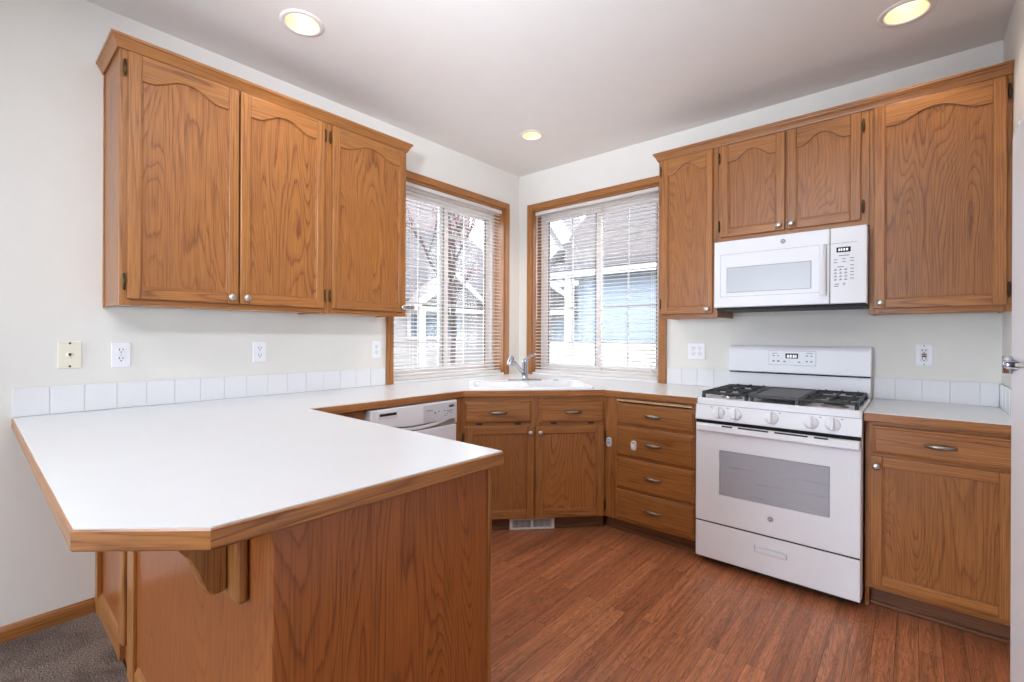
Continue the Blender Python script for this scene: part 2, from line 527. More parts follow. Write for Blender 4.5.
def sweep(bm, prof, path, mi=0, z=0.0):
    """Sweep a profile of (out, height) along an open plan polyline with mitred corners; out is to the right of travel."""
    tmp = bmesh.new()
    path = [Vector((p[0], p[1])) for p in path]
    rings = []
    for k, p in enumerate(path):
        dirs = []
        if k > 0: dirs.append((path[k] - path[k - 1]).normalized())
        if k < len(path) - 1: dirs.append((path[k + 1] - path[k]).normalized())
        ns = [Vector((d.y, -d.x)) for d in dirs]
        if len(ns) == 2:
            m = (ns[0] + ns[1]); m = m / (1 + ns[0].dot(ns[1]))
        else: m = ns[0]
        rings.append([tmp.verts.new((p.x + m.x * o, p.y + m.y * o, z + h)) for o, h in prof])
    n = len(prof)
    for k, (a, b) in enumerate(zip(rings, rings[1:])):
        for i in range(n):
            f = tmp.faces.new((a[i], a[(i + 1) % n], b[(i + 1) % n], b[i]))
            f.material_index = mi[k] if isinstance(mi, list) else mi
    tmp.faces.new(rings[0]); tmp.faces.new(rings[-1])
    merge(bm, tmp)


def cut(o, *cutters):
    """Subtract bmesh cutters from an object's mesh (the cutters do not stay in the scene)."""
    tmp_objs = []
    for c in cutters:
        me = bpy.data.meshes.new('cut'); bmesh.ops.recalc_face_normals(c, faces=c.faces); c.to_mesh(me); c.free()
        k = bpy.data.objects.new('cut', me); COL.objects.link(k); tmp_objs.append(k)
        md = o.modifiers.new('cut', 'BOOLEAN'); md.operation = 'DIFFERENCE'; md.object = k; md.solver = 'EXACT'
    bpy.context.view_layer.update()
    dg = bpy.context.evaluated_depsgraph_get()
    new = bpy.data.meshes.new_from_object(o.evaluated_get(dg))
    o.modifiers.clear()
    old = o.data; nm = old.name
    o.data = new; bpy.data.meshes.remove(old); new.name = nm
    for k in tmp_objs:
        me = k.data; bpy.data.objects.remove(k); bpy.data.meshes.remove(me)
    return o


def rot_y_front():
    """Matrix that turns a lathe about z into one about -y (pointing out of a cabinet front)."""
    return Matrix.Rotation(PI / 2, 4, 'X')


def lettering(name, body, size, mat, parent, loc, face='front', extrude=0.0006, align='CENTER', bold=False):
    cu = bpy.data.curves.new(name, 'FONT')
    cu.body = body; cu.size = size; cu.extrude = extrude; cu.align_x = align; cu.align_y = 'CENTER'
    if bold: cu.offset = size * 0.02
    cu.resolution_u = 3
    t = bpy.data.objects.new('tmp_text', cu); COL.objects.link(t)
    bpy.context.view_layer.update()
    me = bpy.data.meshes.new_from_object(t.evaluated_get(bpy.context.evaluated_depsgraph_get()))
    bpy.data.objects.remove(t); bpy.data.curves.remove(cu)
    me.transform(Matrix.Rotation(PI / 2, 4, 'X'))
    me.materials.clear(); me.materials.append(mat)
    o = bpy.data.objects.new(name, me); COL.objects.link(o)
    o.parent = parent; o.location = loc
    return o


def arch_z(t, z_sh, rise):
    """Cathedral arch: level shoulders, smooth swell in the middle; t in 0..1."""
    u = abs(t - 0.5) * 2
    if u > 0.80: return z_sh
    return z_sh + rise * 0.5 * (1 + math.cos(PI * (u / 0.80) ** 1.15))


# ------------------------------------------------------------------ cabinet parts (local frame: x across, front faces -y, z up)
_knob_me = None
_pull_me = None
_hinge_me = None


def knob(parent, x, y, z):
    global _knob_me
    if _knob_me is None:
        bm = bmesh.new()
        lathe(bm, [(0.0, 0.0), (0.008, 0.0), (0.006, 0.004), (0.0055, 0.012), (0.010, 0.015), (0.0155, 0.019), (0.0160, 0.022),
                   (0.0130, 0.0255), (0.007, 0.0275), (0, 0.028)], rot_y_front(), 20)
        o = link('knob', bm, M['nickel']); _knob_me = o.data
    else:
        o = bpy.data.objects.new('knob', _knob_me); COL.objects.link(o)
    o.parent = parent; o.location = (x, y, z)
    return o


def pull(parent, x, y, z):
    global _pull_me
    if _pull_me is None:
        bm = bmesh.new()
        tmp = bmesh.new()
        N = 16; rings = []
        for i in range(N + 1):
            t = -1 + 2 * i / N
            hh = 0.0045 + 0.0065 * (1 - t * t)
            yy = -0.004 - 0.018 * (1 - abs(t) ** 3)
            th = 0.004
            rings.append([tmp.verts.new((t * 0.053, yy + 0.0, hh)), tmp.verts.new((t * 0.053, yy - th, hh * 0.55)),
                          tmp.verts.new((t * 0.053, yy - th, -hh * 0.55)), tmp.verts.new((t * 0.053, yy, -hh)),
                          tmp.verts.new((t * 0.053, yy + th, 0))])
        for a, b in zip(rings, rings[1:]):
            for k in range(5):
                f = tmp.faces.new((a[k], a[(k + 1) % 5], b[(k + 1) % 5], b[k])); f.smooth = True
        tmp.faces.new(rings[0]); tmp.faces.new(rings[-1])
        merge(bm, tmp)
        for s in (-1, 1): tube(bm, [(s * 0.043, 0, 0), (s * 0.043, -0.012, 0)], 0.004, 8)
        o = link('pull_handle', bm, M['pewter']); _pull_me = o.data
    else:
        o = bpy.data.objects.new('pull_handle', _pull_me); COL.objects.link(o)
    o.parent = parent; o.location = (x, y, z)
    return o


def hinge(parent, x, y, z):
    global _hinge_me
    if _hinge_me is None:
        bm = bmesh.new()
        box(bm, (-0.006, -0.004, -0.024), (0.006, 0.0, 0.024), 0.001)
        tube(bm, [(0, -0.006, -0.030), (0, -0.006, 0.030)], 0.0042, 10)
        lathe(bm, [(0, 0), (0.004, 0.001), (0.0045, 0.004), (0, 0.007)], Matrix.Translation((0, -0.006, 0.029)), 8)
        lathe(bm, [(0, 0), (0.004, -0.001), (0.0045, -0.004), (0, -0.007)], Matrix.Translation((0, -0.006, -0.029)), 8)
        o = link('hinge', bm, M['brass']); _hinge_me = o.data
    else:
        o = bpy.data.objects.new('hinge', _hinge_me); COL.objects.link(o)
    o.parent = parent; o.location = (x, y, z)
    return o


def cab_door(parent, x0, x1, z0, z1, yb, arch=0.0, st=0.045, kn=None, hg=None, hz=(0.07, 0.07), rail=0.048):
    """Frame-and-panel door: mesh of stiles and rails, child panel, knob and hinges."""
    T = 0.020
    yf = yb - T
    bm = bmesh.new()
    box(bm, (x0, yf, z0), (x0 + st, yb, z1), 0.004, 2, 0)
    box(bm, (x1 - st, yf, z0), (x1, yb, z1), 0.004, 2, 0)
    box(bm, (x0 + st - 0.001, yf + 0.0004, z0), (x1 - st + 0.001, yb, z0 + rail), 0.004, 2, 1)
    a, b = x0 + st - 0.001, x1 - st + 0.001
    if arch:
        zs = z1 - 0.108
        N = 32
        pts = [(b, z1), (a, z1)] + [(a + (b - a) * i / N, arch_z(i / N, zs, arch)) for i in range(N + 1)]
        prism(bm, pts, yb, yf + 0.0004, 'y', 0.004, 1, 2)
    else:
        zs = z1 - rail
        box(bm, (a, yf + 0.0004, z1 - rail), (b, yb, z1), 0.004, 2, 1)
    d = link('door', bm, [M['oak_v'], M['oak_h']], parent)
    pm = bmesh.new()
    box(pm, (x0 + st * 0.6, yf + 0.009, z0 + rail * 0.6), (x1 - st * 0.6, yb - 0.002, z1 - 0.02), 0, mi=0)
    # small bead round the panel opening
    q = 0.006
    box(pm, (x0 + st - 0.001, yf + 0.004, z0 + rail - 0.001), (x0 + st + q, yf + 0.011, zs), 0.002)
    box(pm, (x1 - st - q, yf + 0.004, z0 + rail - 0.001), (x1 - st + 0.001, yf + 0.011, zs), 0.002)
    box(pm, (x0 + st, yf + 0.004, z0 + rail - 0.001), (x1 - st, yf + 0.011, z0 + rail + q), 0.002)
    link('panel', pm, M['oak_panel'], d)
    if kn: knob(d, kn[0], yf, kn[1])
    if hg is not None:
        for zz in (z0 + hz[0], z1 - hz[1]): hinge(d, hg, yb - 0.004, zz)
    return d


def drawer_front(parent, x0, x1, z0, z1, yb, pull_at=None, name='drawer', T=0.020):
    yf = yb - T
    i = 0.010
    bm = bmesh.new()
    tmp = bmesh.new()
    def ring(d, y): return [tmp.verts.new(p) for p in ((x0 + d, y, z0 + d), (x1 - d, y, z0 + d), (x1 - d, y, z1 - d), (x0 + d, y, z1 - d))]
    R = [ring(0, yb), ring(0, yf + 0.010), ring(0.004, yf + 0.006), ring(i, yf + 0.0045), ring(i + 0.003, yf)]
    tmp.faces.new(R[0]); tmp.faces.new(R[-1])
    for a, b in zip(R, R[1:]):
        for k in range(4): tmp.faces.new((a[k], a[(k + 1) % 4], b[(k + 1) % 4], b[k]))
    merge(bm, tmp)
    d = link(name, bm, M['oak_h'], parent)
    if pull_at: pull(d, pull_at[0], yf, pull_at[1])
    return d


# ================================================================== ROOM
WH = 2.735     # ceiling height
XR = 3.12      # short end wall beside the cabinets
YB = -7.5      # rear wall of the dining area
XA = 3.78      # wall behind the refrigerator
WL0, WL1 = -1.392, -0.208     # window_1 opening (along y)
WR0, WR1 = 0.160, 1.360       # window_2 opening (along x)
WZ0, WZ1 = 0.914, 2.395

bm = bmesh.new()
box(bm, (-0.15, YB - 0.15, -0.12), (XA + 0.15, 0.15, 0.0))
struct(link('floor', bm, M['floor']))
bm = bmesh.new()
box(bm, (0.0, YB, 0.0), (XA, -2.951, 0.012), 0.004)
struct(link('floor_carpet', bm, M['carpet']))

bm = bmesh.new()
box(bm, (-0.19, YB - 0.15, -0.12), (0, WL0, WH)); box(bm, (-0.19, WL1, -0.12), (0, 0.19, WH))
box(bm, (-0.19, WL0, -0.12), (0, WL1, WZ0)); box(bm, (-0.19, WL0, WZ1), (0, WL1, WH))
struct(link('wall_left', bm, M['wall']))
bm = bmesh.new()
box(bm, (0, 0, -0.12), (WR0, 0.19, WH)); box(bm, (WR1, 0, -0.12), (XR + 0.12, 0.19, WH))
box(bm, (WR0, 0, -0.12), (WR1, 0.19, WZ0)); box(bm, (WR0, 0, WZ1), (WR1, 0.19, WH))
struct(link('wall_right', bm, M['wall']))
bm = bmesh.new()
box(bm, (XR, -1.5, 0), (XR + 0.12, 0.0, WH))
box(bm, (XR + 0.12, -1.5, 0), (XA, -1.38, WH))
struct(link('wall_end', bm, M['wall']))
bm = bmesh.new()
box(bm, (XA, YB, 0), (XA + 0.15, -1.38, WH))
struct(link('wall_side', bm, M['wall']))
bm = bmesh.new()
box(bm, (0, YB - 0.15, 0), (0.35, YB, WH)); box(bm, (1.90, YB - 0.15, 0), (XA, YB, WH)); box(bm, (0.35, YB - 0.15, 2.3), (1.90, YB, WH))
struct(link('wall_rear', bm, M['wall']))

LIGHTS = [(0.585, -2.312, 0.098), (0.650, -0.640, 0.090), (2.757, -0.570, 0.105)]
bm = bmesh.new()
box(bm, (-0.19, YB - 0.15, WH), (XA + 0.15, 0.19, WH + 0.14))
ceiling = struct(link('ceiling', bm, M['ceil']))
cs = []
for lx, ly, lr in LIGHTS:
    c = bmesh.new()
    bmesh.ops.create_cone(c, cap_ends=True, segments=40, radius1=lr * 0.80, radius2=lr * 0.80, depth=0.6,
                          matrix=Matrix.Translation((lx, ly, WH)))
    cs.append(c)
cut(ceiling, *cs)

# baseboard on the left wall over the carpet
bm = bmesh.new()
prism(bm, [(0, 0.012), (0.014, 0.012), (0.014, 0.056), (0.010, 0.066), (0.004, 0.074), (0, 0.074)], YB, -2.967, 'y')
struct(link('baseboard_left', bm, M['oak_y']))


# ------------------------------------------------------------------ windows (local frame: x across, room side -y, z up)
def window(name, a0, a1, loc, rz):
    """Opening from a0 to a1; oak casing and jambs, white vinyl slider with grids."""
    root = bpy.data.objects.new(name, None); COL.objects.link(root)
    root.location = loc; root.rotation_euler = (0, 0, rz); struct(root)
    cw = 0.054
    bm = bmesh.new()
    box(bm, (a0 - cw, -0.018, WZ0), (a0, 0.0, WZ1 + cw), 0.004, 2, 0)
    box(bm, (a1, -0.018, WZ0), (a1 + cw, 0.0, WZ1 + cw), 0.004, 2, 0)
    box(bm, (a0, -0.018, WZ1), (a1, 0.0, WZ1 + cw), 0.004, 2, 1)
    link('casing', bm, [M['oak_v'], M['oak_h']], root)
    bm = bmesh.new()
    box(bm, (a0, -0.004, WZ0), (a0 + 0.010, 0.190, WZ1), 0, mi=0)
    box(bm, (a1 - 0.010, -0.004, WZ0), (a1, 0.190, WZ1), 0, mi=0)
    box(bm, (a0, -0.004, WZ1 - 0.016), (a1, 0.190, WZ1), 0, mi=1)
    link('jamb', bm, [M['oak_v'], M['oak_h']], root)
    bm = bmesh.new()
    box(bm, (a0 + 0.010, -0.012, WZ0), (a1 - 0.010, 0.190, WZ0 + 0.020), 0.004, 2)
    link('sill', bm, M['counter'], root)
    f0, f1, g0, g1 = a0 + 0.010, a1 - 0.010, WZ0 + 0.020, WZ1 - 0.016
    bm = bmesh.new()
    t = 0.034
    y0, y1 = 0.112, 0.188
    box(bm, (f0, y0, g0), (f0 + t, y1, g1), 0.004); box(bm, (f1 - t, y0, g0), (f1, y1, g1), 0.004)
    box(bm, (f0 + 0.001, y0 + 0.001, g0 + 0.001), (f1 - 0.001, y1 - 0.001, g0 + t), 0.004); box(bm, (f0 + 0.001, y0 + 0.001, g1 - t), (f1 - 0.001, y1 - 0.001, g1 - 0.001), 0.004)
    link('outer_frame', bm, M['vinyl'], root)
    mid = (a0 + a1) / 2
    for k, (s0, s1, yy) in enumerate(((f0 + t, mid + 0.036, 0.120), (mid - 0.036, f1 - t, 0.150))):
        bm = bmesh.new()
        w = 0.050 if k == 0 else 0.046
        q = 0.012
        box(bm, (s0 - (q if k == 0 else 0), yy, g0 + t - q), (s0 + w, yy + 0.026, g1 - t + q), 0.004); box(bm, (s1 - w, yy, g0 + t - q), (s1 + (q if k else 0), yy + 0.026, g1 - t + q), 0.004)
        box(bm, (s0 + 0.002, yy + 0.001, g0 + t - q + 0.001), (s1 - 0.002, yy + 0.025, g0 + t + 0.045), 0.004); box(bm, (s0 + 0.002, yy + 0.001, g1 - t - 0.045), (s1 - 0.002, yy + 0.025, g1 - t + q - 0.001), 0.004)
        sash = link('sash', bm, M['vinyl'], root)
        bm = bmesh.new()
        box(bm, (s0 + w, yy + 0.011, g0 + t + 0.045), (s1 - w, yy + 0.015, g1 - t - 0.045))
        link('pane', bm, M['glass'], sash)
        bm = bmesh.new()
        c = (s0 + s1) / 2
        za, zb = g0 + t + 0.045, g1 - t - 0.045
        box(bm, (c - 0.006, yy + 0.016, za), (c + 0.006, yy + 0.022, zb))
        for zz in (1.205, 1.508, 1.800, 2.092): box(bm, (s0 + w, yy + 0.0165, zz - 0.006), (s1 - w, yy + 0.0215, zz + 0.006))
        link('grid_bars', bm, M['vinyl'], sash)
        bm = bmesh.new()
        for xx in (s0 + w, s1 - w): box(bm, (xx - 0.004, yy - 0.001, za), (xx + 0.004, yy + 0.010, zb))
        link('sash_edge_strip', bm, M['sash_edge_strip'], sash)  # narrow dark strips along the inner stile edges
    return root


window('window_1', WL0, WL1, (0, 0, 0), PI / 2)
window('window_2', WR0, WR1, (0, 0, 0), 0)


def blind(label, a0, a1, rz, cords, wand=None):
    """Horizontal blind hung inside the window recess."""
    root = thing('window_blind', label, 'blind', (0, 0, 0), rz, 'white blinds in the two corner windows')
    l, r = a0 + 0.020, a1 - 0.020
    yc = 0.032
    bm = bmesh.new()
    box(bm, (l, yc - 0.022, WZ1 - 0.046), (r, yc + 0.022, WZ1 - 0.017), 0.003)
    link('headrail', bm, M['slat'], root)
    bm = bmesh.new()
    tilt = math.radians(8)
    zt = WZ1 - 0.060
    zb = 0.975
    n = 47
    wd = 0.0185
    for i in range(n):
        zz = zt + (zb - zt) * i / (n - 1)
        prof = []
        for j in range(5):
            u = -1 + j * 0.5
            prof.append((u * wd, 0.0030 * (1 - u * u)))
        prof += [(u * wd, 0.0030 * (1 - u * u) - 0.0009) for u in (1, 0.5, 0, -0.5, -1)]
        pr = [(yc + p * math.cos(tilt) - q * math.sin(tilt), zz + p * math.sin(tilt) + q * math.cos(tilt)) for p, q in prof]
        A = [bm.verts.new((l + 0.003, p, q)) for p, q in pr]; B = [bm.verts.new((r - 0.003, p, q)) for p, q in pr]
        m = len(pr)
        for k in range(m):
            f = bm.faces.new((A[k], A[(k + 1) % m], B[(k + 1) % m], B[k]))
        bm.faces.new(A); bm.faces.new(B)
    link('slats', bm, M['slat'], root)
    bm = bmesh.new()
    box(bm, (l + 0.002, yc - 0.018, 0.935), (r - 0.002, yc + 0.018, 0.957), 0.004, 2)
    link('bottom_rail', bm, M['slat'], root)
    for c in cords:
        bm = bmesh.new()
        for yy in (yc - 0.0185, yc + 0.0185): tube(bm, [(c, yy, 0.957), (c, yy, WZ1 - 0.046)], 0.0012, 6)
        link('ladder_cord', bm, M['slat'], root)
    if wand:
        bm = bmesh.new()
        tube(bm, [(wand, yc - 0.028, WZ1 - 0.05), (wand, yc - 0.028, 1.40)], 0.004, 8)
        tube(bm, [(wand, yc - 0.022, WZ1 - 0.035), (wand, yc - 0.028, WZ1 - 0.05)], 0.002, 6)
        link('tilt_wand', bm, M['vinyl'], root)
    return root


blind('white slatted blind over the window beside the dishwasher, tree branches showing through', WL0, WL1, PI / 2, (-1.20, -0.905, -0.32))
blind('white slatted blind with a hanging tilt wand over the window beside the range', WR0, WR1, 0, (0.262, 0.855, 1.290), 0.205)


# ================================================================== UPPER CABINETS
UB, UT = 1.376, 2.445


def upper_box(root, x0, x1, z0, z1, stiles, rails):
    """Carcass and face frame; stiles: list of (x0,x1); rails: list of (z0,z1)."""
    bm = bmesh.new()
    box(bm, (x0, -0.302, z0 + 0.004), (x0 + 0.014, -0.001, z1)); box(bm, (x1 - 0.014, -0.302, z0 + 0.004), (x1, -0.001, z1))
    box(bm, (x0, -0.302, z1 - 0.014), (x1, -0.001, z1))
    box(bm, (x0, -0.010, z0 + 0.01), (x1, -0.001, z1))
    link('carcass', bm, M['oak_panel'], root)
    bm = bmesh.new()
    box(bm, (x0 + 0.014, -0.302, z0 + 0.012), (x1 - 0.014, -0.010, z0 + 0.024))
    link('bottom_panel', bm, M['white_matt'], root)
    bm = bmesh.new()
    for a, b in stiles: box(bm, (a, -0.320, z0), (b, -0.302, z1), 0.0015, 1, 0)
    for a, b in rails: box(bm, (stiles[0][1] - 0.001, -0.3195, a), (stiles[-1][0] + 0.001, -0.302, b), 0.001, 1, 1)
    link('face_frame', bm, [M['oak_v'], M['oak_h']], root)


YD = -0.320
# left wall, double-door unit (local x = world y)
a = thing('upper_cabinet', 'wide oak double-door wall cabinet above the telephone plate, farthest from the windows', 'cabinet', (0, 0, 0), PI / 2, 'oak wall cabinets')
upper_box(a, -2.940, -2.046, UB, UT, [(-2.940, -2.900), (-2.080, -2.046)], [(UB, UB + 0.04), (UT - 0.04, UT)])
cab_door(a, -2.914, -2.4975, 1.404, 2.424, YD, 0.048, kn=(-2.530, 1.434), hg=-2.924)
cab_door(a, -2.4905, -2.068, 1.404, 2.424, YD, 0.048, kn=(-2.464, 1.434), hg=-2.060)
bm = bmesh.new()
box(bm, (-2.945, -0.014, UB), (-2.940, 0.0, 2.428), 0.001)
link('scribe_strip', bm, M['oak_v'], a)
b_ = thing('upper_cabinet', 'narrow oak single-door wall cabinet ending beside the dishwasher-side window', 'cabinet', (0, 0, 0), PI / 2, 'oak wall cabinets')
upper_box(b_, -2.0455, -1.515, UB, UT, [(-2.0455, -2.010), (-1.545, -1.515)], [(UB, UB + 0.04), (UT - 0.04, UT)])
cab_door(b_, -2.022, -1.528, 1.404, 2.424, YD, 0.048, kn=(-1.556, 1.434), hg=-2.032)
# right wall
c1 = thing('upper_cabinet', 'narrow oak wall cabinet between the range-side window and the microwave', 'cabinet', (0, 0, 0), 0, 'oak wall cabinets')
upper_box(c1, 1.487, 1.868, UB, UT, [(1.487, 1.520), (1.832, 1.868)], [(UB, UB + 0.04), (UT - 0.04, UT)])
cab_door(c1, 1.513, 1.840, 1.404, 2.424, YD, 0.055, st=0.040, kn=(1.812, 1.430), hg=1.503)
c2 = thing('upper_cabinet', 'short oak double-door wall cabinet directly above the microwave', 'cabinet', (0, 0, 0), 0, 'oak wall cabinets')
upper_box(c2, 1.8685, 2.612, 1.836, UT, [(1.8685, 1.900), (2.222, 2.256), (2.570, 2.612)], [(1.836, 1.876), (UT - 0.04, UT)])
cab_door(c2, 1.886, 2.2325, 1.864, 2.422, YD, 0.055, kn=(2.205, 1.892), hg=1.876)
cab_door(c2, 2.2445, 2.578, 1.864, 2.422, YD, 0.055, kn=(2.267, 1.892), hg=2.588)
c3 = thing('upper_cabinet', 'large oak single-door wall cabinet between the microwave and the refrigerator', 'cabinet', (0, 0, 0), 0, 'oak wall cabinets')
upper_box(c3, 2.6125, 3.119, UB, UT, [(2.6125, 2.650), (3.080, 3.119)], [(UB, UB + 0.04), (UT - 0.04, UT)])
cab_door(c3, 2.632, 3.101, 1.404, 2.424, YD, 0.050, kn=(2.660, 1.432), hg=3.109)

CROWN = [(0.0, 2.4451), (0.0, 2.431), (0.008, 2.430), (0.010, 2.436), (0.012, 2.440), (0.015, 2.447), (0.020, 2.456), (0.024, 2.462), (0.025, 2.466),
         (0.030, 2.468), (0.031, 2.480), (-0.016, 2.480), (-0.016, 2.4451)]
bm = bmesh.new()
sweep(bm, CROWN, [(0.001, -2.9405), (0.3205, -2.9405), (0.3205, -1.5145), (0.001, -1.5145)])
o = link('crown_moulding', bm, M['oak_y']); tag(o, 'oak crown moulding along the tops of the two wall cabinets over the white bar counter', 'moulding', 'oak crown mouldings')
bm = bmesh.new()
sweep(bm, CROWN, [(1.4865, -0.001), (1.4865, -0.3205), (3.1185, -0.3205)])
o = link('crown_moulding', bm, M['oak_h']); tag(o, 'long oak crown moulding along the wall cabinets above the microwave', 'moulding', 'oak crown mouldings')


# ================================================================== BASE CABINETS
BT = 0.8715
# peninsula
pen = thing('peninsula_cabinet', 'oak peninsula base under the white bar counter, large flat end panel', 'cabinet', (0, 0, 0))
bm = bmesh.new()
box(bm, (0.002, -2.935, 0.0), (1.822, -2.920, BT), mi=0)
box(bm, (0.002, -2.345, 0.09), (1.822, -2.330, BT), mi=0)
box(bm, (0.002, -2.400, 0.0), (1.822, -2.385, 0.09), mi=0)
box(bm, (0.002, -2.935, BT - 0.015), (1.822, -2.330, BT), mi=0)
link('carcass', bm, M['oak_panel'], pen)
bm = bmesh.new()
box(bm, (1.822, -2.950, 0.0), (1.836, -2.342, BT), 0.002)
link('end_panel', bm, M['oak_end'], pen)
bm = bmesh.new()
box(bm, (1.824, -2.342, 0.0), (1.842, -2.325, BT), 0.003, 2)
link('corner_strip', bm, M['oak_v'], pen)
bm = bmesh.new()
box(bm, (0.700, -2.9495, 0.0), (1.822, -2.935, BT))
link('back_panel', bm, M['oak_end'], pen)
bm = bmesh.new()
box(bm, (0.002, -2.946, 0.0), (0.560, -2.935, BT))
link('back_panel', bm, M['oak_end'], pen)
bm = bmesh.new()
box(bm, (0.500, -2.968, 0.094), (0.572, -2.946, BT), 0.010, 3)
link('upright_batten', bm, M['oak_v'], pen)
bm = bmesh.new()
box(bm, (0.622, -2.962, 0.0), (0.715, -2.935, BT), 0.004, 2)
link('upright_batten', bm, M['oak_v'], pen)
bm = bmesh.new()
box(bm, (0.002, -2.966, 0.0), (0.040, -2.946, BT), 0.004, 2)
link('upright_batten', bm, M['oak_v'], pen)
BASEP = [(-2.946, 0.012), (-2.962, 0.012), (-2.962, 0.075), (-2.957, 0.088), (-2.946, 0.096)]
for x0, x1 in ((0.040, 0.500), (0.742, 1.822)):
    bm = bmesh.new(); prism(bm, BASEP, x0, x1, 'x')
    link('base_trim', bm, M['oak_h'], pen)

# corner filler between the peninsula and the dishwasher
cf = thing('corner_base_cabinet', 'narrow oak filler front between the peninsula and the dishwasher, mostly behind the counter', 'cabinet', (0, 0, 0), PI / 2)
bm = bmesh.new()
box(bm, (-2.318, -0.605, 0.09), (-1.985, -0.585, BT), 0.002, mi=0)
link('face_panel', bm, M['oak_h'], cf)
bm = bmesh.new()
box(bm, (-2.318, -0.585, 0.0), (-2.303, -0.02, BT)); box(bm, (-2.000, -0.585, 0.0), (-1.985, -0.02, BT))
link('carcass', bm, M['oak_panel'], cf)
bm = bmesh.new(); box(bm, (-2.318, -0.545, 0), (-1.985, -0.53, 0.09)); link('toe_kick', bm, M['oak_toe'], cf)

# sink base on the diagonal: local x along e from f0
SA = math.atan2(0.72330593, 0.69052772)
f0 = (0.6227, -1.2858)
sk = thing('sink_base_cabinet', 'oak corner cabinet below the sink with two false drawer fronts over two doors', 'cabinet', (f0[0], f0[1], 0), SA)
bm = bmesh.new()
zb_ = 0.083
for p, q in ((-0.030, 0.030), (0.400, 0.512), (0.880, 0.922)): box(bm, (p, 0.0, zb_), (q, 0.018, BT), 0.0015, 1, 0)
for p, q in ((zb_, 0.115), (0.665, 0.715), (0.815, BT)): box(bm, (0.029, 0.0005, p), (0.881, 0.018, q), 0.001, 1, 1)
link('face_frame', bm, [M['oak_v'], M['oak_h']], sk)
bm = bmesh.new()
box(bm, (-0.026, 0.018, zb_), (0.918, 0.34, zb_ + 0.015)); box(bm, (0.0, 0.44, zb_), (0.89, 0.455, 0.70))
link('carcass', bm, M['oak_panel'], sk)
bm = bmesh.new()
box(bm, (-0.05, 0.050, 0), (0.92, 0.064, zb_), mi=0); box(bm, (-0.03, 0.036, 0), (0.905, 0.050, 0.018), 0.005, 2, 0)
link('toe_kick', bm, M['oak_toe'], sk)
for x0, x1, p in ((0.004, 0.430, 0.217), (0.484, 0.908, 0.702)):
    dfr = drawer_front(sk, x0, x1, 0.702, 0.838, 0.0, (p, 0.770), 'false_drawer_front')
    for q in (0.22, 0.80):
        bm = bmesh.new(); xx = x0 + (x1 - x0) * q
        box(bm, (xx - 0.02, -0.010, 0.6905), (xx + 0.02, -0.001, 0.7015), 0.002)
        link('tilt_clip', bm, M['slot'], dfr)
cab_door(sk, 0.004, 0.4495, 0.090, 0.680, 0.0, 0, st=0.050, rail=0.050, kn=(0.424, 0.640), hg=-0.006)
cab_door(sk, 0.4565, 0.908, 0.090, 0.680, 0.0, 0, st=0.050, rail=0.050, kn=(0.487, 0.640), hg=0.917)

bm = bmesh.new()
box(bm, (0.583, -1.372, zb_), (0.601, -1.300, BT), 0.001); box(bm, (0.520, -1.372, 0.0), (0.535, -1.26, zb_))
bmesh.ops.transform(bm, matrix=(Matrix.Translation((f0[0], f0[1], 0)) @ Matrix.Rotation(SA, 4, 'Z')).inverted(), verts=bm.verts)
link('return_stile', bm, M['oak_v'], sk)

# floor register in the toe kick
reg = thing('floor_register', 'white louvred heat register in the toe kick under the sink cabinet', 'vent', (f0[0], f0[1], 0), SA)
bm = bmesh.new()
x0, x1, z0, z1 = 0.296, 0.592, 0.002, 0.074
yv = 0.0355
box(bm, (x0, yv - 0.010, z0), (x1, yv, z0 + 0.011), 0.002); box(bm, (x0, yv - 0.010, z1 - 0.011), (x1, yv, z1), 0.002)
box(bm, (x0 + 0.001, yv - 0.0095, z0 + 0.001), (x0 + 0.022, yv - 0.0005, z1 - 0.001), 0.002); box(bm, (x1 - 0.022, yv - 0.0095, z0 + 0.001), (x1 - 0.001, yv - 0.0005, z1 - 0.001), 0.002)
box(bm, ((x0 + x1) / 2 - 0.007, yv - 0.0095, z0 + 0.001), ((x0 + x1) / 2 + 0.007, yv - 0.0005, z1 - 0.001), 0.002)
link('frame', bm, M['white_matt'], reg)
bm = bmesh.new()
k = x0 + 0.026
while k < x1 - 0.024:
    box(bm, (k, yv - 0.007, z0 + 0.008), (k + 0.0028, yv - 0.001, z1 - 0.008)); k += 0.0078
link('louvres', bm, M['white_matt'], reg)
bm = bmesh.new(); box(bm, (x0 + 0.01, yv - 0.0012, z0 + 0.006), (x1 - 0.01, yv, z1 - 0.006)); link('damper', bm, M['slot'], reg)

# four-drawer unit left of the range
dr = thing('drawer_cabinet', 'oak four-drawer base cabinet beside the range with pull-out cutting board', 'cabinet', (0.0075, -0.017, 0))
bm = bmesh.new()
for p, q in ((1.2495, 1.350), (1.812, 1.848)): box(bm, (p, -0.600, zb_), (q, -0.582, BT), 0.0015, 1, 0)
for p, q in ((zb_, 0.11), (0.280, 0.300), (0.478, 0.500), (0.680, 0.706), (0.862, BT)): box(bm, (1.349, -0.5995, p), (1.813, -0.582, q), 0.001, 1, 1)
link('face_frame', bm, [M['oak_v'], M['oak_h']], dr)
bm = bmesh.new()
box(bm, (1.833, -0.582, 0.0), (1.848, 0.0, BT)); box(bm, (1.27, -0.40, 0.09), (1.285, -0.02, 0.70)); box(bm, (1.285, -0.56, 0.09), (1.84, -0.02, 0.105))
link('carcass', bm, M['oak_panel'], dr)
bm = bmesh.new()
box(bm, (1.235, -0.545, 0), (1.848, -0.530, zb_)); box(bm, (1.245, -0.560, 0), (1.848, -0.545, 0.018), 0.005, 2)
link('toe_kick', bm, M['oak_toe'], dr)
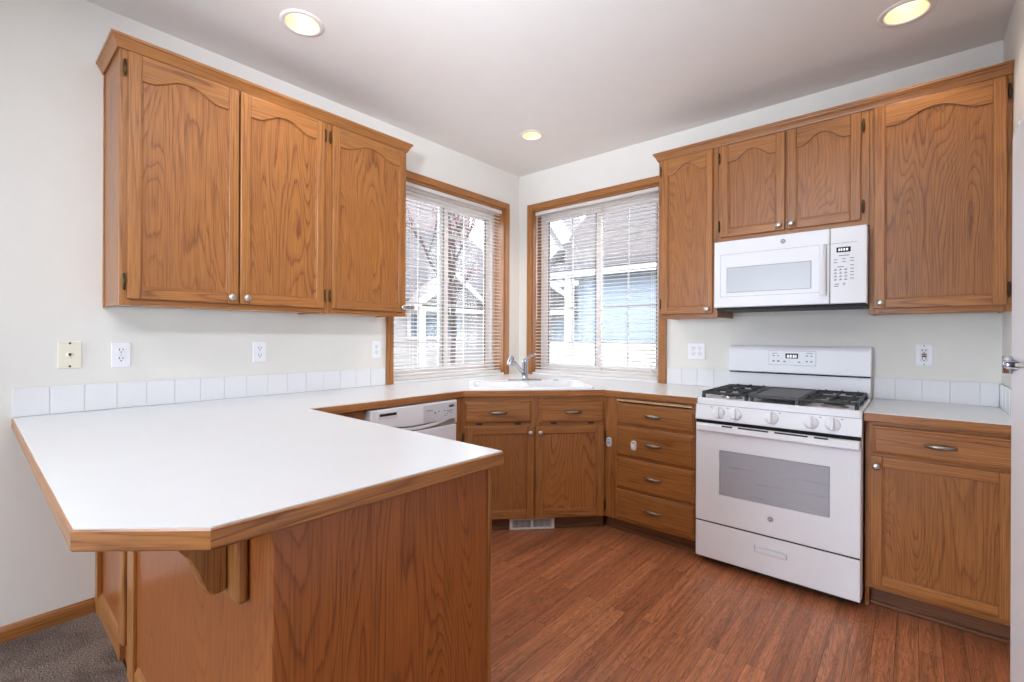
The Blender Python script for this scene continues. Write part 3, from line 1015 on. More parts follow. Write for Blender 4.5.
for z0, z1 in ((0.703, 0.838), (0.500, 0.687), (0.298, 0.484), (0.100, 0.282)):
    drawer_front(dr, 1.338, 1.832, z0, z1, -0.600, (1.585, (z0 + z1) / 2 + 0.002))
bm = bmesh.new()
box(bm, (1.344, -0.626, 0.847), (1.822, -0.20, 0.861), 0.003, 2)
link('cutting_board', bm, M['wood_in'], dr)

# base cabinet right of the range
rb = thing('base_cabinet', 'oak base cabinet with one drawer over one door, between range and refrigerator', 'cabinet', (0, 0, 0))
bm = bmesh.new()
for p, q in ((2.618, 2.655), (3.075, 3.119)): box(bm, (p, -0.600, 0.095), (q, -0.582, BT), 0.0015, 1, 0)
for p, q in ((0.095, 0.130), (0.700, 0.730), (0.845, BT)): box(bm, (2.654, -0.5995, p), (3.076, -0.582, q), 0.001, 1, 1)
link('face_frame', bm, [M['oak_v'], M['oak_h']], rb)
bm = bmesh.new()
box(bm, (2.618, -0.582, 0.0), (2.633, -0.02, BT)); box(bm, (3.104, -0.582, 0.0), (3.119, -0.02, BT)); box(bm, (2.633, -0.56, 0.10), (3.104, -0.02, 0.115))
link('carcass', bm, M['oak_panel'], rb)
bm = bmesh.new()
box(bm, (2.618, -0.545, 0), (3.119, -0.530, 0.097)); box(bm, (2.618, -0.560, 0), (3.119, -0.545, 0.018), 0.005, 2)
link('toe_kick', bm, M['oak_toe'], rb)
drawer_front(rb, 2.645, 3.100, 0.724, 0.852, -0.600, (2.878, 0.787))
cab_door(rb, 2.637, 3.100, 0.120, 0.712, -0.600, 0, st=0.046, rail=0.046, kn=(2.660, 0.668), hg=3.109)

# child-safety latch pieces
def lock(label, loc, rz, mats):
    r = thing('child_lock', label, 'child lock', loc, rz, 'child lock pieces by the drawers')
    bm = bmesh.new()
    pts = [(0.019 * math.copysign(abs(math.cos(t)) ** 0.7, math.cos(t)), 0.030 * math.copysign(abs(math.sin(t)) ** 0.7, math.sin(t))) for t in [2 * PI * k / 24 for k in range(24)]]
    prism(bm, pts, 0.0, -0.010, 'y', 0.003, 0, 2)
    link('base_pad', bm, mats[0], r)
    bm = bmesh.new()
    box(bm, (-0.011, -0.016, -0.014), (0.011, -0.009, 0.010), 0.003, 2)
    link('catch', bm, mats[1], r)
    bm = bmesh.new()
    box(bm, (-0.010, -0.0125, 0.014), (0.010, -0.009, 0.019), 0.001)
    link('button', bm, M['mark'], r)
lock('small pale blue and white child lock on the stile between sink cabinet and drawers', (1.288, -0.6175, 0.572), 0, (M['white_matt'], M['lockblue']))
lock('small white child lock on the second drawer from the top, beside its pull', (1.4695, -0.6375, 0.580), 0, (M['white_matt'], M['plate']))

# bar bracket
cb = thing('bar_bracket', 'curved oak corbel bracket holding up the bar overhang', 'bracket', (1.640, -2.9497, 0))
bm = bmesh.new()
box(bm, (-0.075, -0.024, 0.684), (0.080, 0.0, BT - 0.001), 0.012, 3)
link('back_plate', bm, M['oak_v'], cb)
bm = bmesh.new()
prof = [(-0.024, 0.704), (-0.034, 0.700), (-0.046, 0.699), (-0.056, 0.703), (-0.064, 0.713), (-0.072, 0.732), (-0.082, 0.762), (-0.096, 0.792), (-0.116, 0.818),
        (-0.142, 0.836), (-0.172, 0.846), (-0.200, 0.852), (-0.213, 0.858), (-0.216, BT - 0.001), (-0.024, BT - 0.001)]
prism(bm, prof, -0.024, 0.022, 'x', 0.003)
link('scroll_arm', bm, M['oak_v'], cb)


# ================================================================== COUNTERTOPS
CT0, CT1 = 0.872, 0.914
OUT = [(0.0, -3.225), (1.672, -3.225), (1.850, -3.062), (1.866, -2.301), (0.657, -2.301), (0.650, -1.315), (1.273, -0.650), (1.857, -0.650), (1.857, 0.0), (0.0, 0.0)]


def inset_path(path, d):
    res = []
    P = [Vector(p) for p in path]
    for k, p in enumerate(P):
        dirs = []
        if k > 0: dirs.append((P[k] - P[k - 1]).normalized())
        if k < len(P) - 1: dirs.append((P[k + 1] - P[k]).normalized())
        ns = [Vector((-q.y, q.x)) for q in dirs]
        m = (ns[0] + ns[1]) / (1 + ns[0].dot(ns[1])) if len(ns) == 2 else ns[0]
        res.append((p.x + m.x * d, p.y + m.y * d))
    return res


ET = 0.020
EDGE = [(-ET, CT0), (-0.003, CT0), (0, CT0 + 0.004), (0, CT1 - 0.006), (-0.003, CT1 - 0.003), (-ET, CT1 - 0.003)]
SHEET = 0.0035
ct = thing('countertop', 'white laminate countertop with oak edge running from the bar past the sink to the range', 'countertop', (0, 0, 0))
tops = []
for nm_, dd_, z0_, z1_ in (('substrate', ET, CT0, CT1 - 0.003), ('worktop', SHEET, CT1 - 0.003, CT1)):
    inn = inset_path(OUT[:8], dd_)
    bm = bmesh.new()
    prism(bm, [(0.0005, inn[0][1])] + inn[1:7] + [(1.857, inn[7][1]), (1.857, -0.0005), (0.0005, -0.0005)], z0_, z1_, 'z')
    tops.append(link(nm_, bm, M['counter'] if nm_ == 'worktop' else M['wood_in'], ct))
bm = bmesh.new()
sweep(bm, EDGE, OUT[:8], [0, 2, 1, 0, 1, 2, 0])
link('oak_edge', bm, [M['oak_h'], M['oak_y'], M['oak_d']], ct)
ct2 = thing('countertop', 'short white laminate countertop with oak edge between range and refrigerator', 'countertop', (0, 0, 0))
bm = bmesh.new()
for dd_, z0_, z1_ in ((ET, CT0, CT1 - 0.003), (SHEET, CT1 - 0.003, CT1)):
    prism(bm, [(2.617, -0.650 + dd_), (3.1195, -0.650 + dd_), (3.1195, -0.0005), (2.617, -0.0005)], z0_, z1_, 'z')
link('worktop', bm, M['counter'], ct2)
bm = bmesh.new()
sweep(bm, EDGE, [(2.617, -0.650), (3.1195, -0.650)])
link('oak_edge', bm, M['oak_h'], ct2)

# tile splash
def splash(label, a0, a1, loc, rz, first=None, ret=False):
    r = thing('tile_backsplash', label, 'backsplash', loc, rz, 'white tile backsplashes')
    bm = bmesh.new()
    box(bm, (a0, -0.006, CT1), (a1, -0.0005, 1.031))
    link('grout', bm, M['grout'], r)
    bm = bmesh.new()
    x = a0 + (first or 0.0)
    edges = [a0] + ([x] if first else [])
    while x + 0.1105 < a1 - 0.01:
        x += 0.1105; edges.append(x)
    edges.append(a1)
    for p, q in zip(edges, edges[1:]):
        box(bm, (p + 0.0012, -0.010, CT1 + 0.002), (q - 0.0012, -0.004, 1.033), 0.0018, 2)
    link('tiles', bm, M['tile'], r)
splash('single row of white tiles behind the bar counter below the telephone plate', -3.223, -1.450, (0, 0, 0), PI / 2, 0.109)
splash('short row of white tiles between the range-side window and the range', 1.418, 1.856, (0, 0, 0), 0, 0.109)
splash('row of white tiles on the wall between range and refrigerator', 2.617, 3.110, (0, 0, 0), 0, 0.094)
splash('white tiles on the narrow end wall beside the refrigerator', 0.0, 0.640, (3.1198, -0.0105, 0), -PI / 2)

# ------------------------------------------------------------------ sink and faucet
e_ = Vector((0.69052772, 0.72330593)); n_ = Vector((-0.72330593, 0.69052772))
def SN(s, n):
    p = Vector((0.648, -1.31)) + e_ * s + n_ * n
    return p.x, p.y
sx, sy = SN(0.443, 0.300)
sink = thing('kitchen_sink', 'white double-bowl drop-in sink set across the corner of the countertop', 'sink', (sx, sy, CT1), SA)


def rrect(x0, x1, y0, y1, r, n=6):
    pts = []
    for cx, cy, a in ((x1 - r, y1 - r, 0), (x0 + r, y1 - r, 90), (x0 + r, y0 + r, 180), (x1 - r, y0 + r, 270)):
        for k in range(n + 1):
            t = math.radians(a + 90 * k / n); pts.append((cx + r * math.cos(t), cy + r * math.sin(t)))
    return pts


def loft(bm, loops, mi=0, smooth=True):
    tmp = bmesh.new()
    R = [[tmp.verts.new(p) for p in lp] for lp in loops]
    n = len(R[0])
    for a, b in zip(R, R[1:]):
        for i in range(n):
            f = tmp.faces.new((a[i], a[(i + 1) % n], b[(i + 1) % n], b[i])); f.smooth = smooth
    tmp.faces.new(R[-1])
    merge(bm, tmp, mi)


HW, HD = 0.410, 0.270
bm = bmesh.new()
prism(bm, rrect(-HW, HW, -HD, HD, 0.04), 0.0005, 0.012, 'z', 0.006, 0, 3)
rim = link('rim', bm, M['white'], sink)
bowls = [(-0.375, -0.012, -0.235, 0.150), (0.012, 0.375, -0.235, 0.150)]
cs = []
for x0, x1, y0, y1 in bowls:
    c = bmesh.new(); prism(c, rrect(x0, x1, y0, y1, 0.05), -0.1, 0.1, 'z')
    bmesh.ops.rotate(c, verts=c.verts, cent=(0, 0, 0), matrix=Matrix.Rotation(SA, 3, 'Z'))
    bmesh.ops.translate(c, verts=c.verts, vec=(sx, sy, CT1)); cs.append(c)
cut(rim, *cs)
for x0, x1, y0, y1 in bowls:
    bm = bmesh.new()
    def lp(d, z, r): return [(px, py, z) for px, py in rrect(x0 + d, x1 - d, y0 + d, y1 - d, r)]
    loft(bm, [lp(-0.001, 0.010, 0.05), lp(0.006, -0.01, 0.05), lp(0.016, -0.15, 0.06), lp(0.05, -0.172, 0.06)])
    lathe(bm, [(0.0, -0.1715), (0.040, -0.1715), (0.042, -0.169), (0, -0.169)], Matrix.Translation(((x0 + x1) / 2, (y0 + y1) / 2, 0)), 20)
    link('bowl', bm, M['white'], sink)
bm = bmesh.new()
lathe(bm, [(0, 0.012), (0.021, 0.012), (0.020, 0.016), (0, 0.018)], Matrix.Translation((0.24, 0.212, 0)), 20)
link('hole_cover', bm, M['chrome'], sink)
for tp in tops:
    c = bmesh.new()
    prism(c, rrect(-HW + 0.012, HW - 0.012, -HD + 0.012, HD - 0.012, 0.035), -0.2, 0.2, 'z')
    bmesh.ops.rotate(c, verts=c.verts, cent=(0, 0, 0), matrix=Matrix.Rotation(SA, 3, 'Z'))
    bmesh.ops.translate(c, verts=c.verts, vec=(sx, sy, CT1))
    cut(tp, c)

fx, fy = SN(0.450, 0.505)
FZ = CT1 + 0.0122
fa = thing('faucet', 'chrome single-lever pull-out faucet at the back of the corner sink', 'faucet', (fx, fy, FZ), SA)
bm = bmesh.new()
prism(bm, [(0.128 * math.cos(2 * PI * k / 40), 0.030 * math.sin(2 * PI * k / 40)) for k in range(40)], 0, 0.011, 'z', 0.005, 0, 3)
link('base_plate', bm, M['chrome'], fa)
bm = bmesh.new()
lathe(bm, [(0, 0.009), (0.027, 0.009), (0.025, 0.022), (0.023, 0.06), (0.0225, 0.120), (0.024, 0.135), (0.023, 0.152), (0.017, 0.163), (0, 0.167)], None, 24)
link('body', bm, M['chrome'], fa)
bm = bmesh.new()
tube(bm, [(0.0, -0.005, 0.150), (0.018, 0.0, 0.170), (0.045, 0.006, 0.186), (0.082, 0.012, 0.199)], 0.008, 10, radii=[0.016, 0.012, 0.0085, 0.0095])
link('lever', bm, M['chrome'], fa)
bm = bmesh.new()
tube(bm, [(-0.005, -0.01, 0.045), (-0.035, -0.045, 0.078), (-0.072, -0.090, 0.118), (-0.108, -0.132, 0.158)], 0.014, 14)
link('spout', bm, M['chrome'], fa)
bm = bmesh.new()
mt = Matrix.Translation((-0.118, -0.140, 0.150)) @ Matrix.Rotation(math.radians(16), 4, 'Y') @ Matrix.Rotation(math.radians(-18), 4, 'X')
lathe(bm, [(0, -0.030), (0.022, -0.030), (0.0255, -0.026), (0.026, 0.0), (0.0245, 0.020), (0.018, 0.034), (0.008, 0.041), (0, 0.042)], mt, 22)
link('spray_head', bm, M['chrome'], fa)


# ================================================================== DISHWASHER (local: x = world y)
dw = thing('dishwasher', 'white dishwasher with printed control console under the counter', 'dishwasher', (0, 0, 0), PI / 2)
D0, D1 = -1.978, -1.374
bm = bmesh.new()
box(bm, (D0 + 0.003, -0.61, 0.09), (D1 - 0.003, -0.04, 0.866)); box(bm, (D0 + 0.02, -0.54, 0.0), (D1 - 0.02, -0.1, 0.09))
link('tub', bm, M['white_matt'], dw)
bm = bmesh.new()
N = 24
# console with a scooped, bowed lower edge
up = [(D0, 0.862), (D1, 0.862)]
low = [(D1 + (D0 - D1) * i / N, 0.716 + 0.0 * i) for i in range(N + 1)]
prism(bm, up[::-1][0:0] + [(D0, 0.864), (D0, 0.720)] + [(D0 + (D1 - D0) * i / N, 0.748 + 0.040 * abs(2 * i / N - 1) ** 2.2 - (0.028 if i in (0, N) else 0)) for i in range(1, N)] + [(D1, 0.720), (D1, 0.864)], -0.61, -0.655, 'y', 0.006, 0, 2)
link('console', bm, M['white'], dw)
bm = bmesh.new()
box(bm, (D0 + 0.004, -0.640, 0.700), (D1 - 0.004, -0.61, 0.800), 0.002)
link('handle_pocket', bm, M['dwgrey'], dw)
bm = bmesh.new()
prism(bm, [(D0 + 0.03 + (D1 - D0 - 0.06) * i / N, 0.738 + 0.040 * abs(2 * i / N - 1) ** 2.2) for i in range(N + 1)]
      + [(D0 + 0.03 + (D1 - D0 - 0.06) * i / N, 0.722 + 0.036 * abs(2 * i / N - 1) ** 2.2) for i in range(N, -1, -1)], -0.63, -0.652, 'y', 0.003)
link('handle_lip', bm, M['white'], dw)
bm = bmesh.new()
box(bm, (D0 + 0.002, -0.652, 0.12), (D1 - 0.002, -0.61, 0.714), 0.005, 2)
link('door', bm, M['white'], dw)
bm = bmesh.new()
box(bm, (D0 + 0.01, -0.575, 0.01), (D1 - 0.01, -0.555, 0.118), 0.003)
link('kick_panel', bm, M['white_matt'], dw)
bm = bmesh.new()
box(bm, (-1.634, -0.6556, 0.752), (-1.380, -0.6548, 0.853), 0.0003)
con = link('control_field', bm, M['dwconsole'], dw)
bm = bmesh.new()
for u, v in ((-1.55, 0.806), (-1.545, 0.800), (-1.52, 0.808), (-1.455, 0.790), (-1.44, 0.800), (-1.425, 0.792), (-1.452, 0.806), (-1.43, 0.808), (-1.475, 0.808), (-1.47, 0.780), (-1.415, 0.805)):
    box(bm, (u - 0.006, -0.6562, v - 0.003), (u + 0.006, -0.6555, v + 0.003))
box(bm, (-1.612, -0.6562, 0.818), (-1.565, -0.6555, 0.823))
link('console_printing', bm, M['mark'], con)
bm = bmesh.new()
prism(bm, [(-1.420 + 0.024 * math.cos(2 * PI * k / 24), 0.832 + 0.0085 * math.sin(2 * PI * k / 24)) for k in range(24)], -0.655, -0.6568, 'y', 0.0006)
link('oval_badge', bm, M['mark_dark'], dw)
bm = bmesh.new()
box(bm, (-1.932, -0.6575, 0.812), (-1.812, -0.654, 0.846), 0.003, 2)
vent = link('vent_bezel', bm, M['white_matt'], dw)
bm = bmesh.new()
box(bm, (-1.926, -0.659, 0.826), (-1.820, -0.656, 0.840), 0.001)
link('vent_slot', bm, M['slot'], vent)


# ================================================================== GAS RANGE (local origin at its floor centre on the wall)
RX = 2.2375
HWR = 0.3725
rg = thing('gas_range', 'white freestanding gas range with black grates and five white knobs', 'range', (RX, 0, 0))
bm = bmesh.new()
box(bm, (-HWR, -0.640, 0.040), (HWR, -0.035, 0.900), 0.003)
body = link('body', bm, M['white'], rg)
for s in (-1, 1):
    for yy in (-0.58, -0.09):
        bm = bmesh.new()
        lathe(bm, [(0, 0), (0.018, 0), (0.018, 0.012), (0.012, 0.014), (0.012, 0.045), (0, 0.045)], Matrix.Translation((s * 0.33, yy, 0)), 12)
        link('levelling_leg', bm, M['black'], rg)  # coloured black to sink into the shadow under the drawer
bm = bmesh.new()
box(bm, (-HWR + 0.015, -0.625, 0.012), (HWR - 0.015, -0.60, 0.05)); link('plinth_shadow_panel', bm, M['slot'], rg)  # dark strip standing in for the shade below the drawer
# cooktop pan: rim with sunken well
bm = bmesh.new()
R = [[(x, y, z) for x, y in rrect(-HWR + d, HWR - d, -0.668 + d * 1.0, -0.062 - d * 0.4, r)] for d, z, r in ((0.0, 0.884, 0.01), (0.0, 0.908, 0.012), (0.004, 0.917, 0.014), (0.016, 0.918, 0.014), (0.024, 0.908, 0.016), (0.030, 0.904, 0.016))]
loft(bm, R)
link('cooktop', bm, M['white'], rg)


def burner(x, y, r):
    bm = bmesh.new()
    T = Matrix.Translation((x, y, 0.904))
    lathe(bm, [(0, 0), (r * 1.35, 0), (r * 1.3, 0.004), (r * 1.0, 0.006), (r, 0.016), (0, 0.016)], T, 24)
    b = link('burner_base', bm, M['steel'], rg)
    bm = bmesh.new()
    lathe(bm, [(0, 0.016), (r * 1.02, 0.016), (r * 1.05, 0.020), (r * 0.95, 0.025), (0, 0.026)], T, 24)
    link('burner_cap', bm, M['iron'], b)


for x, y, r in ((-0.245, -0.46, 0.042), (-0.245, -0.20, 0.032), (0.245, -0.46, 0.046), (0.245, -0.20, 0.030)): burner(x, y, r)


def grate(x0, x1):
    bm = bmesh.new()
    y0, y1, z0, z1 = -0.632, -0.095, 0.937, 0.952
    t = 0.007
    for x in (x0, x1): box(bm, (x - t, y0, z0), (x + t, y1, z1), 0.003)
    for y in (y0 + 0.001, y1 - 0.001, (y0 + y1) / 2): box(bm, (x0, y - t, z0 + 0.0007), (x1, y + t, z1 - 0.0007), 0.003)
    xm = (x0 + x1) / 2
    for yc in (-0.46, -0.20):
        for dx, dy in ((1, 0), (-1, 0), (0, 1), (0, -1)):
            L0, L1 = 0.028, (x1 - x0) / 2 if dx else 0.13
            a = Vector((xm + dx * L0, yc + dy * L0)); b = Vector((xm + dx * L1, yc + dy * L1))
            lo = (min(a.x, b.x) - (0 if dx else 0.0055), min(a.y, b.y) - (0.0055 if dx else 0), z0 + 0.003)
            hi = (max(a.x, b.x) + (0 if dx else 0.0055), max(a.y, b.y) + (0.0055 if dx else 0), z1 + 0.003)
            box(bm, lo, hi, 0.0025)
        for sx_ in (-1, 1):
            for sy_ in (-1, 1):
                box(bm, (xm + sx_ * 0.075 - 0.005, min(yc + sy_ * 0.045, yc + sy_ * 0.13), z0 + 0.003), (xm + sx_ * 0.075 + 0.005, max(yc + sy_ * 0.045, yc + sy_ * 0.13), z1 + 0.002), 0.002)
    for x in (x0, x1):
        for y in (y0 + 0.01, y1 - 0.01, (y0 + y1) / 2): box(bm, (x - 0.008, y - 0.010, 0.9035), (x + 0.008, y + 0.010, z0 + 0.002), 0.002)
    link('grate', bm, M['iron'], rg)


grate(-0.350, -0.128); grate(0.128, 0.350)
bm = bmesh.new()
box(bm, (-0.116, -0.630, 0.936), (0.116, -0.100, 0.946), 0.003)
for x in (-0.112, 0.112): box(bm, (x - 0.005, -0.630, 0.936), (x + 0.005, -0.100, 0.953), 0.002)
for y in (-0.6245, -0.1055): box(bm, (-0.112, y - 0.005, 0.9367), (0.112, y + 0.005, 0.9522), 0.002)
for x in (-0.105, 0.105):
    for y in (-0.616, -0.115): box(bm, (x - 0.008, y - 0.010, 0.9035), (x + 0.008, y + 0.010, 0.938), 0.002)
link('griddle', bm, M['griddle'], rg)
# control panel (slopes back slightly) and knobs
bm = bmesh.new()
prism(bm, [(-0.640, 0.802), (-0.690, 0.802), (-0.692, 0.808), (-0.676, 0.886), (-0.668, 0.8835), (-0.640, 0.8835)], -HWR, HWR, 'x', 0)
cp = link('control_panel', bm, M['white'], rg)
bm = bmesh.new(); box(bm, (-HWR + 0.001, -0.6785, 0.8835), (HWR - 0.001, -0.640, 0.8852)); link('panel_seam', bm, M['mark'], rg)
for kx in (-0.250, -0.166, 0.005, 0.176, 0.263):
    bm = bmesh.new()
    tl = Matrix.Translation((kx, -0.684, 0.846)) @ Matrix.Rotation(math.radians(-11), 4, 'X') @ rot_y_front()
    lathe(bm, [(0, 0), (0.031, 0), (0.0315, 0.004), (0.029, 0.013), (0.026, 0.017), (0, 0.018)], tl, 28)
    tmp = bmesh.new(); box(tmp, (-0.0065, -0.029, 0.012), (0.0065, 0.029, 0.036), 0.004, 2); merge(bm, tmp, 0, tl)
    kb = link('control_knob', bm, M['white'], rg)
    bm = bmesh.new()
    for dx in ((-0.040,) if kx < 0 else (0.036,)):
        tmp = bmesh.new(); box(tmp, (dx - 0.004, 0.026, 0.0), (dx + 0.004, 0.030, 0.0006)); merge(bm, tmp, 0, tl)
    link('knob_mark', bm, M['mark'], kb)
# oven door
od_z0, od_z1 = 0.246, 0.783
bm = bmesh.new()
box(bm, (-HWR + 0.002, -0.690, od_z0), (HWR - 0.002, -0.640, od_z1), 0.005, 2)
dd = link('oven_door', bm, M['white'], rg)
cbm = bmesh.new(); box(cbm, (RX - 0.245, -0.75, 0.404), (RX + 0.253, -0.672, 0.646)); cut(dd, cbm)
bm = bmesh.new()
box(bm, (-0.243, -0.6865, 0.406), (0.251, -0.676, 0.644), 0.002)
wn = link('oven_window', bm, M['ovglass'], dd)
bm = bmesh.new()
for zz, xa in ((0.560, -0.20), (0.498, -0.06), (0.428, -0.10)): tube(bm, [(xa, -0.6868, zz), (0.249, -0.6868, zz)], 0.0011, 6)
link('rack_line', bm, M['rackline'], wn)
bm = bmesh.new()
prism(bm, [(-0.688, 0.783), (-0.706, 0.782), (-0.720, 0.775), (-0.721, 0.750), (-0.712, 0.740), (-0.688, 0.740)], -HWR + 0.017, HWR - 0.008, 'x')
hd = link('door_handle', bm, M['white'], dd)
bm = bmesh.new()
for xa, xb in ((-0.226, -0.174), (-0.146, -0.003), (0.024, 0.166), (0.192, 0.248)):
    prism(bm, [(-0.7130, 0.7830), (-0.7188, 0.7782), (-0.7175, 0.7760), (-0.7120, 0.7810)], xa, xb, 'x')
link('handle_vent_slot', bm, M['slot'], hd)
bm = bmesh.new()
box(bm, (-HWR + 0.004, -0.684, 0.780), (HWR - 0.004, -0.640, 0.8025)); link('door_gap', bm, M['black'], rg)
# drawer
bm = bmesh.new()
box(bm, (-HWR + 0.002, -0.690, 0.046), (HWR - 0.002, -0.640, 0.238), 0.005, 2)
dwz = link('warming_drawer', bm, M['white'], rg)
cbm = bmesh.new(); box(cbm, (RX - 0.072, -0.75, 0.148), (RX + 0.078, -0.674, 0.184), 0.004); cut(dwz, cbm)
bm = bmesh.new()
prism(bm, [(-0.690, 0.150), (-0.692, 0.154), (-0.692, 0.166), (-0.678, 0.172), (-0.676, 0.150)], -0.069, 0.075, 'x')
link('drawer_grip', bm, M['white'], dwz)
bm = bmesh.new(); box(bm, (-HWR + 0.006, -0.680, 0.237), (HWR - 0.006, -0.640, 0.247)); link('drawer_gap', bm, M['black'], rg)
# back guard
bm = bmesh.new()
prism(bm, [(-0.004, 0.900), (-0.060, 0.900), (-0.060, 1.034), (-0.004, 1.034)], -HWR + 0.004, HWR - 0.004, 'x', 0)
link('lower_backguard', bm, M['white'], rg)
bm = bmesh.new()
prism(bm, [(-0.004, 1.036), (-0.072, 1.036), (-0.078, 1.042), (-0.068, 1.178), (-0.062, 1.192), (-0.050, 1.200), (-0.030, 1.203), (-0.004, 1.203)], -HWR, HWR, 'x', 0.004, 0, 2)
bgd = link('backguard', bm, M['white'], rg)
bm = bmesh.new(); box(bm, (-HWR + 0.004, -0.074, 1.030), (HWR - 0.004, -0.010, 1.0375)); link('backguard_gap', bm, M['black'], rg)


def on_guard(pts_boxes, name, mat, parent, off):
    bm = bmesh.new()
    for x0, x1, z0, z1 in pts_boxes:
        y0 = -0.078 + (z0 - 1.042) * 0.0735; y1 = -0.078 + (z1 - 1.042) * 0.0735
        tmp = bmesh.new()
        vs = [tmp.verts.new(p) for p in ((x0, y0 - off, z0), (x1, y0 - off, z0), (x1, y1 - off, z1), (x0, y1 - off, z1),
                                        (x0, y0 + 0.002, z0), (x1, y0 + 0.002, z0), (x1, y1 + 0.002, z1), (x0, y1 + 0.002, z1))]
        for q in ((0, 1, 2, 3), (4, 5, 6, 7), (0, 1, 5, 4), (1, 2, 6, 5), (2, 3, 7, 6), (3, 0, 4, 7)): tmp.faces.new([vs[k] for k in q])
        merge(bm, tmp)
    return link(name, bm, mat, parent)


on_guard([(-0.138, 0.112, 1.086, 1.174)], 'panel_outline', M['mark'], bgd, 0.0008)
clk = on_guard([(-0.1365, 0.1105, 1.0875, 1.1725)], 'control_field', M['white'], bgd, 0.0014)
on_guard([(-0.047, 0.020, 1.128, 1.158)], 'clock_display', M['black'], bgd, 0.0022)
on_guard([(-0.038, -0.028, 1.133, 1.150), (-0.024, -0.014, 1.133, 1.150), (-0.008, 0.002, 1.133, 1.150), (0.006, 0.012, 1.133, 1.150)], 'clock_digits', M['lit'], bgd, 0.0030)
on_guard([(-0.118, -0.105, 1.140, 1.146), (-0.092, -0.082, 1.140, 1.146), (-0.118, -0.105, 1.106, 1.114), (-0.092, -0.078, 1.106, 1.114), (-0.058, -0.045, 1.104, 1.112),
          (0.020, 0.032, 1.104, 1.110), (0.060, 0.072, 1.142, 1.148), (0.084, 0.094, 1.142, 1.148), (0.060, 0.070, 1.108, 1.116), (0.084, 0.094, 1.108, 1.116),
          (-0.120, -0.090, 1.156, 1.159), (0.062, 0.096, 1.160, 1.163)], 'panel_printing', M['mark'], bgd, 0.0022)


def emblem(parent, loc, r):
    """Round maker's badge: dark disc, pale ring and script letters."""
    bm = bmesh.new()
    lathe(bm, [(0, 0), (r, 0), (r, 0.0012), (r * 0.9, 0.0018), (0, 0.0018)], rot_y_front(), 28)
    e = link('badge', bm, M['mark_dark'], parent, loc=loc)
    bm = bmesh.new()
    lathe(bm, [(r * 0.72, 0.0017), (r * 0.72, 0.0024), (r * 0.84, 0.0024), (r * 0.84, 0.0017)], rot_y_front(), 28)
    link('badge_ring', bm, M['plate'], e)
    lettering('badge_letters', 'GE', r * 0.95, M['plate'], e, (0, -0.0020, 0), bold=True)


emblem(dd, (0.003, -0.690, 0.334), 0.0125)

# ================================================================== MICROWAVE
mw = thing('microwave', 'white over-the-range microwave hung above the gas range', 'microwave', (2.240, 0, 0))
HM = 0.369
Z0, Z1 = 1.420, 1.826
bm = bmesh.new()
box(bm, (-HM, -0.365, Z0 + 0.008), (HM, -0.003, Z1), 0.003)
link('body', bm, M['white'], mw)
bm = bmesh.new()
box(bm, (-HM + 0.004, -0.372, Z0 - 0.002), (HM - 0.004, -0.02, Z0 + 0.012), 0.004)
for k in range(30): box(bm, (-0.33 + k * 0.0225, -0.376, Z0 + 0.0), (-0.318 + k * 0.0225, -0.370, Z0 + 0.008))
link('bottom_grille', bm, M['slot'], mw)
xd = 0.2135
bm = bmesh.new()
box(bm, (-HM, -0.402, Z0 + 0.012), (xd - 0.0015, -0.365, Z1), 0.005, 2)
md = link('door', bm, M['white'], mw)
bm = bmesh.new()
def outline(bm, x0, x1, z0, z1, y, w=0.0014):
    box(bm, (x0, y - 0.0005, z0), (x1, y + 0.001, z0 + w)); box(bm, (x0, y - 0.0005, z1 - w), (x1, y + 0.001, z1))
    box(bm, (x0, y - 0.0005, z0), (x0 + w, y + 0.001, z1)); box(bm, (x1 - w, y - 0.0005, z0), (x1, y + 0.001, z1))
outline(bm, -0.332, 0.200, 1.494, 1.746, -0.402)
link('door_panel_line', bm, M['mark'], md)
bm = bmesh.new()
box(bm, (-0.297, -0.4036, 1.519), (0.131, -0.400, 1.667), 0.0012)
wf = link('window_frame', bm, M['mark'], md)
bm = bmesh.new()
box(bm, (-0.2945, -0.4046, 1.5205), (0.1285, -0.402, 1.6635), 0.0008)
link('window', bm, M['mwglass'], wf)
bm = bmesh.new()
prism(bm, [(0.170, -0.402), (0.170, -0.430), (0.176, -0.442), (0.190, -0.445), (0.197, -0.438), (0.198, -0.402)], 1.478, 1.744, 'z', 0.004, 0, 2)
link('handle', bm, M['white'], md)
bm = bmesh.new()
box(bm, (xd + 0.0015, -0.402, Z0 + 0.012), (HM, -0.365, Z1), 0.005, 2)
mp = link('control_panel', bm, M['white'], mw)
bm = bmesh.new(); box(bm, (xd - 0.003, -0.396, Z0 + 0.015), (xd + 0.003, -0.36, Z1 - 0.003)); link('door_gap', bm, M['mark_dark'], mw)
bm = bmesh.new(); outline(bm, 0.200, 0.330, 1.744, 1.7455, -0.402, 0.0012); link('panel_line', bm, M['mark'], mp)
bm = bmesh.new(); box(bm, (0.242, -0.4032, 1.697), (0.302, -0.401, 1.723), 0.0006); ds = link('clock_display', bm, M['black'], mp)
bm = bmesh.new()
for k, xx in enumerate((0.250, 0.260, 0.272, 0.284)): box(bm, (xx, -0.4040, 1.704), (xx + 0.007, -0.4030, 1.716))
link('clock_digits', bm, M['lit'], ds)
bm = bmesh.new()
def key(x, z, w=0.013, h=0.004): box(bm, (x - w / 2, -0.4027, z - h / 2), (x + w / 2, -0.4015, z + h / 2))
for zz in (1.606, 1.589, 1.572, 1.555):
    for xx in (0.238, 0.260, 0.282): key(xx, zz); key(xx, zz + 0.0055, 0.006, 0.003)
